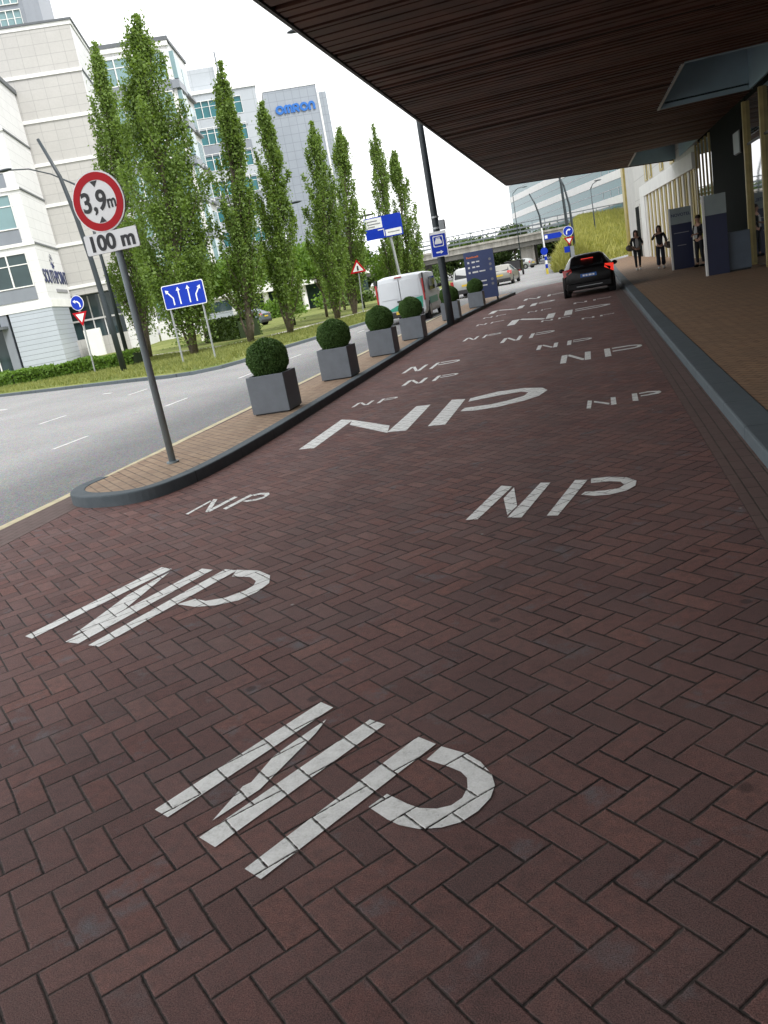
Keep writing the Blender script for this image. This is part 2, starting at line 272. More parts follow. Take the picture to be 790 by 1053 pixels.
# ------------------------------------------------------------ object helpers
def tag(o, label=None, cat=None, group=None, kind=None):
    if label: o['label'] = label
    if cat: o['category'] = cat
    if group: o['group'] = group
    if kind: o['kind'] = kind
    return o
def empty(name, loc=(0, 0, 0), rz=0.0, label=None, cat=None, group=None):
    o = bpy.data.objects.new(name, None); COL.objects.link(o); o.location = loc; o.rotation_euler = (0, 0, rz); o.empty_display_size = .2
    return tag(o, label, cat, group)
class MB:
    def __init__(s): s.v = []; s.f = []; s.mi = []; s.cur = 0
    def add(s, vs, fs):
        o = len(s.v); s.v += [tuple(p) for p in vs]; s.f += [tuple(o+i for i in f) for f in fs]; s.mi += [s.cur]*len(fs); return s
    def box(s, x0, x1, y0, y1, z0, z1):
        x0, x1 = min(x0, x1), max(x0, x1); y0, y1 = min(y0, y1), max(y0, y1)
        return s.add([(x0,y0,z0),(x1,y0,z0),(x1,y1,z0),(x0,y1,z0),(x0,y0,z1),(x1,y0,z1),(x1,y1,z1),(x0,y1,z1)],
                     [(0,3,2,1),(4,5,6,7),(0,1,5,4),(1,2,6,5),(2,3,7,6),(3,0,4,7)])
    def prism(s, poly, z0, z1):
        n = len(poly); a = sum(poly[i][0]*poly[(i+1) % n][1]-poly[(i+1) % n][0]*poly[i][1] for i in range(n))
        if a < 0: poly = poly[::-1]
        return s.add([(x, y, z0) for x, y in poly]+[(x, y, z1) for x, y in poly],
                     [tuple(range(n))[::-1], tuple(range(n, 2*n))]+[(i, (i+1) % n, n+(i+1) % n, n+i) for i in range(n)])
    def plate(s, poly, y0, y1):
        """poly in (x,z), extruded between y0 (front) and y1"""
        n = len(poly); a = sum(poly[i][0]*poly[(i+1) % n][1]-poly[(i+1) % n][0]*poly[i][1] for i in range(n))
        if a < 0: poly = poly[::-1]
        return s.add([(x, y0, z) for x, z in poly]+[(x, y1, z) for x, z in poly],
                     [tuple(range(n)), tuple(range(n, 2*n))[::-1]]+[(i, n+i, n+(i+1) % n, (i+1) % n) for i in range(n)])
    def ring(s, cx, cz, r0, r1, y0, y1, n=48):
        pts = []
        for r, y in ((r1, y0), (r0, y0), (r0, y1), (r1, y1)):
            pts += [(cx+r*math.cos(2*math.pi*i/n), y, cz+r*math.sin(2*math.pi*i/n)) for i in range(n)]
        fs = []
        for q in range(4):
            for i in range(n):
                a, b2 = q*n+i, q*n+(i+1) % n; c, d = ((q+1) % 4)*n+(i+1) % n, ((q+1) % 4)*n+i; fs.append((a, b2, c, d))
        return s.add(pts, fs)
    def tube(s, pts, rad, n=10, cap=True):
        pts = [Vector(p) for p in pts]; k = len(pts); rad = rad if isinstance(rad, (list, tuple)) else [rad]*k
        o = len(s.v); prev = None
        for i, p in enumerate(pts):
            t = (pts[min(i+1, k-1)]-pts[max(i-1, 0)]).normalized()
            a = Vector((1, 0, 0)) if prev is None and abs(t.x) < .9 else (Vector((0, 1, 0)) if prev is None else prev)
            u = (a-t*a.dot(t)).normalized(); v2 = t.cross(u); prev = u
            for j in range(n):
                q = p+(u*math.cos(2*math.pi*j/n)+v2*math.sin(2*math.pi*j/n))*rad[i]; s.v.append(tuple(q))
        for i in range(k-1):
            for j in range(n):
                s.f.append((o+i*n+j, o+i*n+(j+1) % n, o+(i+1)*n+(j+1) % n, o+(i+1)*n+j)); s.mi.append(s.cur)
        if cap:
            s.f.append(tuple(o+j for j in range(n))[::-1]); s.f.append(tuple(o+(k-1)*n+j for j in range(n))); s.mi += [s.cur]*2
        return s
    def ball(s, c, r, seg=16, rings=10):
        rx, ry, rz = r if isinstance(r, (tuple, list)) else (r, r, r); o = len(s.v)
        for i in range(rings+1):
            ph = math.pi*i/rings
            for j in range(seg):
                th = 2*math.pi*j/seg; s.v.append((c[0]+rx*math.sin(ph)*math.cos(th), c[1]+ry*math.sin(ph)*math.sin(th), c[2]+rz*math.cos(ph)))
        for i in range(rings):
            for j in range(seg): s.f.append((o+i*seg+j, o+(i+1)*seg+j, o+(i+1)*seg+(j+1) % seg, o+i*seg+(j+1) % seg)); s.mi.append(s.cur)
        return s
    def build(s, name, mat, parent=None, smooth=False, bevel=0, fix=False):
        me = bpy.data.meshes.new(name); me.from_pydata(s.v, [], s.f)
        mats = mat if isinstance(mat, list) else [mat]
        for q in mats: me.materials.append(MT[q] if isinstance(q, str) else q)
        me.polygons.foreach_set('material_index', s.mi)
        if fix:
            bm = bmesh.new(); bm.from_mesh(me); bmesh.ops.remove_doubles(bm, verts=bm.verts, dist=1e-5); bmesh.ops.recalc_face_normals(bm, faces=bm.faces); bm.to_mesh(me); bm.free()
        me.update()
        if smooth: me.polygons.foreach_set('use_smooth', [True]*len(me.polygons))
        o = bpy.data.objects.new(name, me); COL.objects.link(o)
        if parent: o.parent = parent
        if bevel:
            bv = o.modifiers.new('bevel', 'BEVEL'); bv.width = bevel; bv.segments = 2; bv.limit_method = 'ANGLE'
        return o
def box(name, mat, parent, x0, x1, y0, y1, z0, z1, bevel=0): return MB().box(x0, x1, y0, y1, z0, z1).build(name, mat, parent, bevel=bevel)
def text(name, body, size, mat, loc, parent=None, rot=(math.pi/2, 0, 0), ext=.003, bold=0.0, align='CENTER', sx=1.0, sp=1.0):
    cu = bpy.data.curves.new(name, 'FONT'); cu.body = body; cu.size = size; cu.extrude = ext; cu.align_x = align; cu.align_y = 'CENTER'; cu.offset = bold; cu.space_character = sp
    to = bpy.data.objects.new(name+'_curve', cu); COL.objects.link(to)
    bpy.context.view_layer.update(); me = bpy.data.meshes.new_from_object(to.evaluated_get(bpy.context.evaluated_depsgraph_get()))
    bpy.data.objects.remove(to); me.name = name; me.materials.clear(); me.materials.append(MT[mat])
    o = bpy.data.objects.new(name, me); COL.objects.link(o); o.location = loc; o.rotation_euler = rot; o.scale = (sx, 1, 1)
    if parent: o.parent = parent
    return o
def copy_tree(o, parent=None):
    c = o.copy(); COL.objects.link(c); c.parent = parent
    for ch in list(o.children): copy_tree(ch, c)
    return c
def quads(name, P, size, mat, parent=None, elong=1.6, up=0.0, kind=None):
    """many leaf-sized faces at points P (n,3) as one mesh"""
    n = len(P); a = RNG.normal(size=(n, 3)); a[:, 2] += up*2; a /= np.linalg.norm(a, axis=1)[:, None]
    b2 = RNG.normal(size=(n, 3)); b2 -= (b2*a).sum(1)[:, None]*a; b2 /= np.linalg.norm(b2, axis=1)[:, None]
    s = (size*RNG.uniform(.6, 1.3, n))[:, None]; a = a*s*elong/2; b2 = b2*s/2
    V = np.stack([P-a, P+b2, P+a, P-b2], 1).reshape(-1, 3)
    me = bpy.data.meshes.new(name); me.vertices.add(4*n); me.vertices.foreach_set('co', V.astype(np.float32).ravel())
    me.loops.add(4*n); me.loops.foreach_set('vertex_index', np.arange(4*n, dtype=np.int32))
    me.polygons.add(n); me.polygons.foreach_set('loop_start', np.arange(0, 4*n, 4, dtype=np.int32)); me.polygons.foreach_set('loop_total', np.full(n, 4, np.int32))
    me.materials.append(MT[mat]); me.update(calc_edges=True); me.validate()
    o = bpy.data.objects.new(name, me); COL.objects.link(o)
    if parent: o.parent = parent
    if kind: o['kind'] = kind
    return o
def blades(name, P, hgt, wid, mat, parent=None):
    n = len(P); th = RNG.uniform(0, 6.283, n); d = np.stack([np.cos(th), np.sin(th), np.zeros(n)], 1)*wid/2
    h = (hgt*RNG.uniform(.5, 1.2, n)); ln = RNG.normal(size=(n, 3))*.35; ln[:, 2] = 1; T = P+ln*h[:, None]
    V = np.stack([P-d, P+d, T], 1).reshape(-1, 3); me = bpy.data.meshes.new(name); me.vertices.add(3*n); me.vertices.foreach_set('co', V.astype(np.float32).ravel())
    me.loops.add(3*n); me.loops.foreach_set('vertex_index', np.arange(3*n, dtype=np.int32))
    me.polygons.add(n); me.polygons.foreach_set('loop_start', np.arange(0, 3*n, 3, dtype=np.int32)); me.polygons.foreach_set('loop_total', np.full(n, 3, np.int32))
    me.materials.append(MT[mat]); me.update(calc_edges=True); me.validate(); o = bpy.data.objects.new(name, me); COL.objects.link(o)
    if parent: o.parent = parent
    return o
# ---- outlines of the near lettering, in metres on the ground
NP_NEAR = {
 'A': [[(-1.661,2.147),(-1.587,2.106),(-1.191,2.799),(-1.26,2.847)],[(-1.407,2.088),(-1.375,2.276),(-1.351,2.3),(-1.326,2.459),(-1.279,2.552),(-1.192,2.709),(-1.205,2.607),(-1.262,2.395),(-1.3,2.257)],[(-1.415,2.004),(-1.336,1.958),(-0.934,2.657),(-1.006,2.697)],[(-1.192,1.864),(-1.121,1.822),(-0.707,2.513),(-0.785,2.565)],[(-0.684,2.497),(-0.588,2.45),(-0.529,2.397),(-0.483,2.326),(-0.466,2.265),(-0.473,2.201),(-0.505,2.135),(-0.552,2.082),(-0.61,2.056),(-0.679,2.049),(-0.746,2.067),(-0.793,2.095),(-0.871,2.157),(-0.824,2.225),(-0.744,2.173),(-0.699,2.151),(-0.641,2.147),(-0.596,2.163),(-0.565,2.202),(-0.555,2.254),(-0.564,2.307),(-0.59,2.342),(-0.637,2.372),(-0.724,2.418)]],
 'B': [[(-3.441,3.766),(-3.363,3.724),(-2.977,4.752),(-3.092,4.81)],[(-3.087,3.73),(-3.076,3.956),(-3.067,4.307),(-3.013,4.537),(-2.963,4.687),(-2.942,4.079),(-3.015,3.808)],[(-3.077,3.644),(-2.964,3.608),(-2.617,4.653),(-2.72,4.7)],[(-2.878,3.577),(-2.789,3.546),(-2.413,4.595),(-2.519,4.643)],[(-2.419,4.608),(-2.243,4.557),(-2.117,4.444),(-2.071,4.31),(-2.098,4.176),(-2.171,4.066),(-2.3,4.017),(-2.43,4.016),(-2.586,4.082),(-2.497,4.15),(-2.404,4.099),(-2.285,4.126),(-2.193,4.22),(-2.168,4.293),(-2.182,4.365),(-2.255,4.446),(-2.402,4.489)]],
 'C': [[(-3.618,6.207),(-3.579,6.183),(-3.532,6.568),(-3.559,6.595)],[(-3.421,6.204),(-3.505,6.483),(-3.545,6.633),(-3.494,6.614),(-3.418,6.349),(-3.391,6.182)],[(-3.421,6.231),(-3.37,6.186),(-3.284,6.605),(-3.334,6.641)],[(-3.271,6.246),(-3.22,6.201),(-3.129,6.607),(-3.178,6.652)],[(-3.144,6.626),(-3.083,6.659),(-2.984,6.63),(-2.952,6.566),(-2.959,6.45),(-3.016,6.397),(-3.104,6.388),(-3.168,6.436),(-3.115,6.445),(-3.04,6.455),(-2.994,6.505),(-2.994,6.565),(-3.058,6.598),(-3.109,6.574)]],
 'D': [[(-3.354,8.512),(-3.155,8.47),(-3.136,10.05),(-3.345,10.212)],[(-3.148,10.058),(-2.455,9.257),(-2.377,8.804),(-3.082,9.698)],[(-2.387,8.845),(-2.151,8.79),(-2.165,10.405),(-2.364,10.437)],[(-1.917,8.877),(-1.711,8.836),(-1.709,10.462),(-1.906,10.57)],[(-1.642,10.458),(-1.31,10.692),(-0.962,10.678),(-0.717,10.488),(-0.644,10.246),(-0.728,9.906),(-0.893,9.697),(-1.191,9.514),(-1.464,9.483),(-1.645,9.572),(-1.624,9.771),(-1.298,9.767),(-1.068,9.904),(-0.919,10.063),(-0.884,10.277),(-0.985,10.414),(-1.277,10.358),(-1.635,10.211)]],
 'E': [[(-0.972,5.195),(-0.887,5.183),(-0.717,5.915),(-0.806,5.978)],[(-0.701,5.889),(-0.64,5.403),(-0.69,5.21),(-0.754,5.622)],[(-0.685,5.155),(-0.59,5.125),(-0.434,5.907),(-0.507,5.937)],[(-0.425,5.112),(-0.354,5.089),(-0.167,5.869),(-0.255,5.906)],[(-0.141,5.891),(-0.011,5.889),(0.106,5.819),(0.167,5.708),(0.153,5.589),(0.092,5.493),(-0.022,5.437),(-0.119,5.444),(-0.209,5.508),(-0.184,5.57),(-0.052,5.549),(0.046,5.571),(0.082,5.637),(0.06,5.727),(-0.014,5.771),(-0.142,5.773)]],
 'F': [[(-0.172,8.662),(-0.129,8.63),(-0.113,9.087),(-0.159,9.123)],[(-0.094,9.049),(0.062,8.803),(0.059,8.712),(-0.095,8.96)],[(0.077,8.684),(0.132,8.677),(0.134,9.118),(0.083,9.121)],[(0.295,8.743),(0.352,8.699),(0.361,9.164),(0.307,9.171)],[(0.38,9.149),(0.472,9.19),(0.594,9.125),(0.605,9.036),(0.569,8.967),(0.48,8.949),(0.386,8.935),(0.389,8.986),(0.485,9.021),(0.55,9.044),(0.528,9.094),(0.467,9.115),(0.383,9.091)]],
}
# ============================================================ SETTING
def sheet(name, poly, z, mat, t=.03):
    o = MB().prism(poly, z-t, z).build(name, mat); o['kind'] = 'structure'; return o
def strip(pts, w0, w1):
    """polygon between two offsets to the right of a polyline"""
    L, Rr = [], []
    for i, p in enumerate(pts):
        a = Vector(pts[max(i-1, 0)]); c = Vector(pts[min(i+1, len(pts)-1)]); t = (c-a).normalized(); nrm = Vector((t.y, -t.x))
        L.append(tuple(Vector(p)+nrm*w0)); Rr.append(tuple(Vector(p)+nrm*w1))
    return L, Rr
def ribbon(name, pts, w0, w1, z0, z1, mat, kind='structure', bevel=0):
    L, Rr = strip(pts, w0, w1); b = MB(); n = len(pts)
    V = [(x, y, z0) for x, y in L]+[(x, y, z1) for x, y in L]+[(x, y, z1) for x, y in Rr]+[(x, y, z0) for x, y in Rr]
    F = []
    for i in range(n-1):
        for q in range(4):
            a, c = q*n+i, ((q+1) % 4)*n+i; F.append((a, a+1, c+1, c))
    F += [(0, n, 2*n, 3*n), (n-1, 4*n-1, 3*n-1, 2*n-1)]
    b.add(V, F); o = b.build(name, mat, fix=True, bevel=bevel)
    if kind: o['kind'] = kind
    return o
sheet('ground', [(-900, -300), (900, -300), (900, 1500), (-900, 1500)], -.03, 'far', .2)
sheet('road', [(-200, -60), (30, -60), (30, 64), (60, 110), (60, 400), (-200, 400)], -.006, 'asphalt', .02)
sheet('brick_driveway', [(-5.25, -10), (.73, -10), (.73, 47), (-3.1, 44.5), (-3.5, 40), (-5.0, 30), (-5.25, 20)], 0, 'brick', .02)
sheet('flush_edging', [(-5.74, -10), (-5.254, -10), (-5.254, 38), (-5.74, 38)], .001, 'gutter', .02)
sheet('edge_line', [(-5.87, -10), (-5.744, -10), (-5.744, 38), (-5.87, 38)], .002, 'yline', .02)
sheet('gutter', [(.734, -10), (1.0, -10), (1.0, 60), (.734, 60)], .001, 'gutter', .02)
ribbon('kerb', [(1.0, -10), (1.0, 8), (1.02, 15), (1.10, 30), (1.2, 45), (1.5, 66)], 0, .26, -.02, .11, 'kerb', bevel=.018)
sheet('footway', [(1.20, -10), (5.6, -10), (5.6, 42), (3.5, 76), (1.6, 66), (1.42, 45), (1.32, 30), (1.24, 15), (1.2, 8)], .10, 'footway', .1)
# island
IS = [(-5.28, 38), (-5.28, 20), (-5.30, 10.5), (-5.40, 8.6), (-5.53, 7.85), (-5.56, 7.45), (-5.42, 7.14), (-5.15, 6.93), (-4.85, 6.84), (-4.55, 6.84), (-4.33, 6.98),
      (-4.18, 7.30), (-4.09, 7.8), (-4.04, 8.6), (-4.03, 9.8), (-4.06, 12), (-4.12, 16), (-4.20, 21), (-4.22, 26), (-4.05, 31), (-3.75, 36), (-3.42, 40), (-3.6, 40.6), (-5.28, 38)]
IS = IS[:-1]
def smooth(P, a, b_, n=4):
    out = P[:a]
    for i in range(a, b_):
        p0, p1, p2, p3 = [Vector(P[k]) for k in (i-1, i, i+1, i+2)]
        for q in range(n):
            t = q/n; out.append(tuple(.5*((2*p1)+(p2-p0)*t+(2*p0-5*p1+4*p2-p3)*t*t+(-p0+3*p1-3*p2+p3)*t**3)))
    return out+P[b_:]
IS = smooth(IS, 4, 20)
ribbon('kerb', IS[4:], -.002, -.16, -.02, .12, 'kerb', bevel=.015)
L_, _ = strip(IS, -.12, 0)
sheet('traffic_island', [(-5.275, 38)]+[(-5.295, 10.5), (-5.395, 8.6)]+[p for p in L_[4:-1]]+[(-4.0, 40)], .112, 'island', .1)
# verge beyond the road
VG = [(-90, 64), (-60, 48), (-30, 31.6), (-22.4, 28.0), (-14.6, 24.2), (-12.8, 23.2), (-11.9, 23.0), (-11.3, 23.5), (-11.05, 24.6), (-10.95, 28.5), (-10.4, 33), (-9.95, 38), (-9.6, 60), (-9.5, 128)]
sheet('grass_verge', VG+[(-200, 128), (-200, 90)], .08, 'verge', .1)
ribbon('kerb', VG, -.002, .14, -.02, .10, 'kerb', bevel=.015)
ribbon('path', [(-60, 62), (-34, 47.5), (-24, 41.0), (-18.0, 37.4), (-15.9, 39.5), (-15.1, 43), (-14.4, 49), (-13.6, 55), (-13.2, 70), (-13.0, 100)], -.9, .0, .0, .088, 'flushpath' if False else 'conc')
# lane markings
n_ = 0
for X, ys in ((-8.72, [11.4+3.85*i for i in range(22)]), (-12.1, [15.6+3.85*i for i in range(2)])):
    for y in ys:
        sheet('lane_marking', [(X-.035, y), (X+.035, y), (X+.035, y+1.0), (X-.035, y+1.0)], -.002, 'wline', .003)
for a, b_ in (((-14.0, 21.2), (-13.6, 21.0)), ((-12.1, 7.9), (-12.1, 8.9)), ((-8.72, 3.7), (-8.72, 4.7)), ((-8.72, 7.55), (-8.72, 8.55))):
    ribbon('lane_marking', [a, b_], -.05, .05, -.005, -.002, 'wline')
ribbon('lane_marking', [(-34, 29.6), (-26, 25.4), (-17.5, 21.3)], -.06, .06, -.005, -.002, 'wline')
# ------------------------------------------------------------ painted NP markings
def flat(name, polys, z, mat):
    b = MB()
    for p in polys:
        n = len(p); a = sum(p[i][0]*p[(i+1) % n][1]-p[(i+1) % n][0]*p[i][1] for i in range(n))
        if a < 0: p = p[::-1]
        b.add([(x, y, z) for x, y in p], [tuple(range(n))])
    return b.build(name, mat)
def np_glyph(ox, oy, h, p, e, sl=0.0, big=False):
    """N and P with a stencil gap; origin lower left of the N, p = offset of the P stem, e = far end of its bowl"""
    w_ = .135*p if not big else .14*p; r0 = (.55 if not big else .68)*p; pol = []
    def T(x, y): return (ox+x, oy+y*h+sl*x)
    pol.append([T(0, 0), T(w_, 0), T(w_*1.05, 1), T(0, 1)]); g = w_*.35
    pol.append([T(w_+g*.6, .98), T(w_+g*1.2, .98), T(r0-g*.2, .18), T(r0-g*.6, .02), T(r0-g*1.4, .05), T(w_+g*.5, .80)])
    pol.append([T(r0, 0), T(r0+w_, 0), T(r0+w_, 1), T(r0, 1)]); pol.append([T(p, 0), T(p+w_, 0), T(p+w_, 1), T(p, 1)])
    xs = p+w_+g; rx = (e-xs)*.45; cx = e-rx; out = [T(xs, .99)]; inn = [T(xs, .85)]
    for k in range(9):
        a = math.pi/2-math.pi*k/8; out.append(T(cx+rx*math.cos(a), .735+.255*math.sin(a))); inn.append(T(cx+max(.0, rx-w_*.8)*math.cos(a), .735+.125*math.sin(a)))
    out.append(T(xs, .48)); inn.append(T(xs, .61)); pol.append(out+inn[::-1]); return pol
GN = 'NP letters painted on the driveway bricks'
LBL = dict(A='large slanted white NP lettering nearest the camera, on the dark bricks', B='slanted white NP lettering lying left of the middle, before the island tip',
 C='small thin white NP lettering close to the rounded kerb of the island', D='largest widest white NP lettering, in mid driveway beside the first planters',
 E='upright white NP lettering right of the middle, nearest the right kerb', F='small wide-spaced white NP lettering at the right, just before the canopy kerb')
for k, v in NP_NEAR.items(): tag(flat('painted_lettering', v, .0035, 'paint'), LBL[k], 'road marking', GN)
for (ox, oy, h, p, e, sl), lb in (
 ((-3.48, 11.18, .36, .37, .62, .3), 'tiny white NP lettering beside the first kerbside planter'),
 ((-3.07, 12.73, .57, .49, .86, .2), 'small white NP lettering just beyond the largest lettering'),
 ((-3.45, 14.48, .84, .50, .98, .25), 'white NP lettering nearest the kerb between the second and third planter'),
 ((-.56, 12.55, .97, .66, 1.23, .1), 'blocky white NP lettering at the right, behind the small wide-spaced one'),
 ((-1.05, 14.9, .72, .54, .98, .1), 'medium white NP lettering in the middle, third from the right kerb'),
 ((-1.93, 17.26, .95, .59, 1.10, .3), 'white NP lettering in mid driveway, beyond the medium one'),
 ((-2.99, 19.13, .72, .45, .85, .3), 'white NP lettering near the kerb beside the fourth planter'),
 ((-2.18, 21.61, 1.65, 1.44, 2.65, .5), 'very wide white NP lettering before the black car'),
 ((-.28, 19.84, .36, .42, .75, .2), 'tiny white NP lettering alone at the right, ahead of the very wide one'),
 ((-1.28, 21.03, .42, .42, .72, .3), 'tiny white NP lettering tucked under the very wide one'),
 ((-3.22, 23.38, .50, .40, .76, .6), 'small white NP lettering by the kerb beside the street lamp'),
 ((-3.34, 26.07, .46, .40, .70, .4), 'faint small white NP lettering by the kerb just past the street lamp'),
 ((-.55, 25.82, .60, .58, 1.12, .3), 'small white NP lettering right behind the black car'),
 ((-3.38, 27.94, 1.4, 1.35, 2.15, .9), 'wide white NP lettering left of the black car'),
 ((-2.56, 32.81, 1.2, .9, 1.7, .6), 'farthest white NP lettering, beyond the last planter'),
 ((-1.9, 25.3, .45, .4, .7, .3), 'tiny white NP lettering between the street lamp and the black car')):
    tag(flat('painted_lettering', np_glyph(ox, oy, h, p, e, sl*.4, big=p > 1.2), .0035, 'paint'), lb, 'road marking', GN)
# ============================================================ CANOPY AND HOTEL
CZ = 5.0
def yend(x): return 42.1+(x+3.4)*.74
can = empty('canopy', (0, 0, CZ), 0, 'wide dark timber-slatted canopy reaching over the driveway from the hotel', 'canopy')
b = MB(); y = -9.0; rr = random.Random(3)
while y < 48.4:
    wd = rr.choice((.07, .10, .14, .20, .26)); gp = rr.choice((.05, .07, .10, .16)); h = rr.choice((.04, .07, .10))
    for a, c in ((-3.33, 2.45), (2.45, 5.0)):
        if a > 0 and (20.9-wd < y < 27.5 or y > 39.3): continue
        if y+wd > yend(a)-.12: a = -3.4+(y+wd+.12-42.1)/.74
        if a < c-.1: b.box(a+.0, c-.003, y, y+wd, -.0, h)
    y += wd+gp
b.build('slat_ceiling', 'slat', can)
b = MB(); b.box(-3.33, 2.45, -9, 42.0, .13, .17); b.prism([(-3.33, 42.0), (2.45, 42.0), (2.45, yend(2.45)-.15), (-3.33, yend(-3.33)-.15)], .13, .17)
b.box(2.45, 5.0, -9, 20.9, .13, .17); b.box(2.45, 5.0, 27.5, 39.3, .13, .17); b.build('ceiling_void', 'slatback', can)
b = MB()
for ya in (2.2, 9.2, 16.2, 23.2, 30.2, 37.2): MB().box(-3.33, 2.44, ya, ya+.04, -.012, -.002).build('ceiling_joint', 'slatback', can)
b = MB(); b.prism([(-3.45, -9), (5.6, -9), (5.6, yend(5.6)), (-3.45, yend(-3.45))], 1.32, 1.5)
b.box(-3.38, -3.35, -9, 42.0, -.02, 1.32)
b.prism([(-3.38, 42.0), (-3.34, 42.0), (-3.34, yend(-3.34)-.1), (5.6, yend(5.6)-.1), (5.6, yend(5.6)), (-3.38, yend(-3.38))], -.02, 1.32)
b.box(-3.34, 5.6, -9, -8.9, -.02, 1.32); b.build('fascia', 'fascia', can)
b = MB(); b.box(-3.395, -3.382, -9, 42.0, -.025, .03); b.build('edge_trim', 'steel', can)
for (y0, y1) in ((20.9, 27.5), (39.3, 47.6)):
    b = MB(); b.box(2.43, 5.0, y0, y1, 1.15, 1.2)
    if y0 < 30: b.box(2.43, 5.0, y1, y1+.04, .0, 1.15); b.box(2.43, 5.0, y0-.04, y0, .0, 1.15)
    else: b.prism([(2.43, 45.9), (5.0, 47.7), (5.0, 47.75), (2.43, 45.95)], .0, 1.15); b.box(2.43, 5.0, y0-.04, y0, .0, 1.15)
    b.box(2.39, 2.43, y0, y1 if y0 < 30 else 45.9, .0, 1.15); b.box(4.90, 4.96, y0, y1, .0, 1.15); w_ = b.build('skylight_well', 'skyl', can)
    t = MB(); t.box(2.40, 2.46, y0, y1 if y0 < 30 else 45.9, -.02, .0); t.build('well_trim', 'steel', w_)
    t = MB(); t.box(2.46, 4.9, y1-2.4, y1-2.34, .9, .96); t.box(4.15, 4.19, y0, min(y1, 45.5), 1.08, 1.14); t.build('glazing_bar', 'fascia', w_)
# hotel shop front, local x along the street, local +y towards the driveway
hot = empty('hotel', (5.0, 0, 0), R_(90), 'dark hotel front with gold framed mirror glass doors under the canopy', 'building')
MB().box(-9, 36.3, -14, -.25, .1, 16).box(36.3, 42.0, -14, -.25, .1, 16).build('wall', 'dwall', hot)
MB().box(28.95, 36.3, -.25, 0, .1, CZ+.1).box(-9, 28.95, -.25, -.02, 4.86, CZ+.1).build('dark_cladding', 'dwall', hot)
MB().box(-9, 42, -.3, -.1, .1, .16).build('plinth', 'fascia', hot)
xs = [28.8-2.55*i for i in range(0, 14)]
for i, x in enumerate(xs):
    f = MB().box(x-.08, x+.08, -.16, .10, .1, 4.86).build('frame', 'gold', hot)
    if i < len(xs)-1:
        g = MB().box(xs[i+1]+.081, x-.081, -.02, .0, .16, 4.86).build('door_pane', 'mirror', hot)
        MB().box(xs[i+1]+.081, x-.081, .001, .03, 3.62, 3.68).build('transom', 'fascia', g)
for i in range(6):
    x = 36.4+1.08*i
    MB().box(x-.04, x+.04, -.16, -.07, .1, CZ).build('mullion', 'gold', hot)
    if i < 5: MB().box(x+.05, x+1.03, -.13, -.11, .16, CZ).build('window', 'mirror', hot)
# pale panelled wall further along
wl = empty('hotel_wing', (5.0, 42.0, 0), math.atan2(33, -1.64), 'white and yellow panelled wing wall beyond the canopy', 'building')
MB().box(.05, 33, -9, -.12, .05, 9.5).build('wall', 'wpan', wl)
MB().box(0.05, 21.2, -.118, .05, 4.05, 4.75).box(18.9, 21.3, -.118, .04, .05, 4.05).build('band', 'ledge', wl)
for i in range(11):
    x = .35+i*1.68
    MB().box(x, x+1.18, -.116, -.09, .08, 4.045).build('gold_panel', 'goldpan', wl)
    MB().box(x+.55, x+.62, -.088, -.05, .08, 4.04).build('gold_rib', 'goldpan', wl)
    MB().box(x+1.2, x+1.66, -.116, -.03, .06, 4.04).build('fin', 'ledge', wl)
for x, z0, z1 in ((15.0, 4.9, 6.6), (17.2, 4.9, 6.6), (10, 4.9, 6.6), (6, 4.9, 6.6)):
    f = MB().box(x, x+1.3, -.118, -.06, z0, z1).build('window', 'goldpan', wl); MB().box(x+.25, x+.42, -.058, -.03, z0+.1, z1-.1).build('pane', 'glassd', f)
d = MB().box(22.6, 25.3, -.118, -.02, .06, 3.75).build('door', 'wpan', wl); MB().box(22.85, 25.05, -.018, -.0, .08, 3.6).build('door_leaf', 'dwall', d)
MB().box(31.4, 33.05, -.118, .05, .05, 9.4).build('gold_panel', 'goldpan', wl)
b = MB()
for i in range(14): b.box(25.6+i*.42, 25.66+i*.42, -.118, -.09, .06, 9.3)
b.build('panel_joint', 'ledge', wl)
# panels, cabinet and wall sign near the doors
def totem(loc, wd, h, split, nm, lb, cat, txt):
    e = empty(nm, loc, 0, lb, cat)
    MB().box(.03, wd, 0, .14, 0, h-split).build('panel', 'deepnavy', e)
    hd = MB().box(.03, wd, -.012, .15, h-split, h).build('header', 'sgrey', e)
    MB().box(-.03, .03, -.02, .16, 0, h+.02).build('side_strip', 'ledge', e)
    if txt:
        text('lettering', 'NOVOTEL', .15, 'navytext', (wd/2+.01, -.016, h-split*.45), hd, bold=.003, sx=1.0)
        MB().box(.12, wd-.12, -.004, -.001, 1.32, 1.345).build('print_line', 'greytext', e); MB().box(.22, wd-.25, -.004, -.001, .86, .885).build('print_line', 'greytext', e)
    return e
totem((3.37, 26.75, .1), .62, 2.26, .56, 'display_panel', 'tall navy display panel with blank grey-green header and white edge by the doors', 'sign', False)
totem((3.12, 34.4, .1), .78, 2.24, .58, 'display_panel', 'navy display panel with lettered pale header beside the standing man', 'sign', True)
cb = empty('cabinet', (4.0, 26.9, .1), 0, 'low blue-grey cabinet against the dark wall', 'cabinet')
MB().box(0, .62, 0, .5, .05, 1.12).build('body', 'bgrey', cb, bevel=.01); MB().box(-.12, -.02, .02, .45, .0, .30).build('side_box', 'sgrey', cb, bevel=.01); MB().box(.02, .6, .02, .48, 0, .05).build('foot', 'black', cb)
ws = empty('wall_sign', (4.96, 29.7, 3.55), R_(90), 'small pale sign high on the dark wall beside the doors', 'sign')
MB().box(-.05, 1.0, 0, .05, 0, .62).build('panel', 'sgrey', ws); MB().box(-.08, 1.03, -.02, .02, -.03, .65).build('frame', 'fascia', ws)
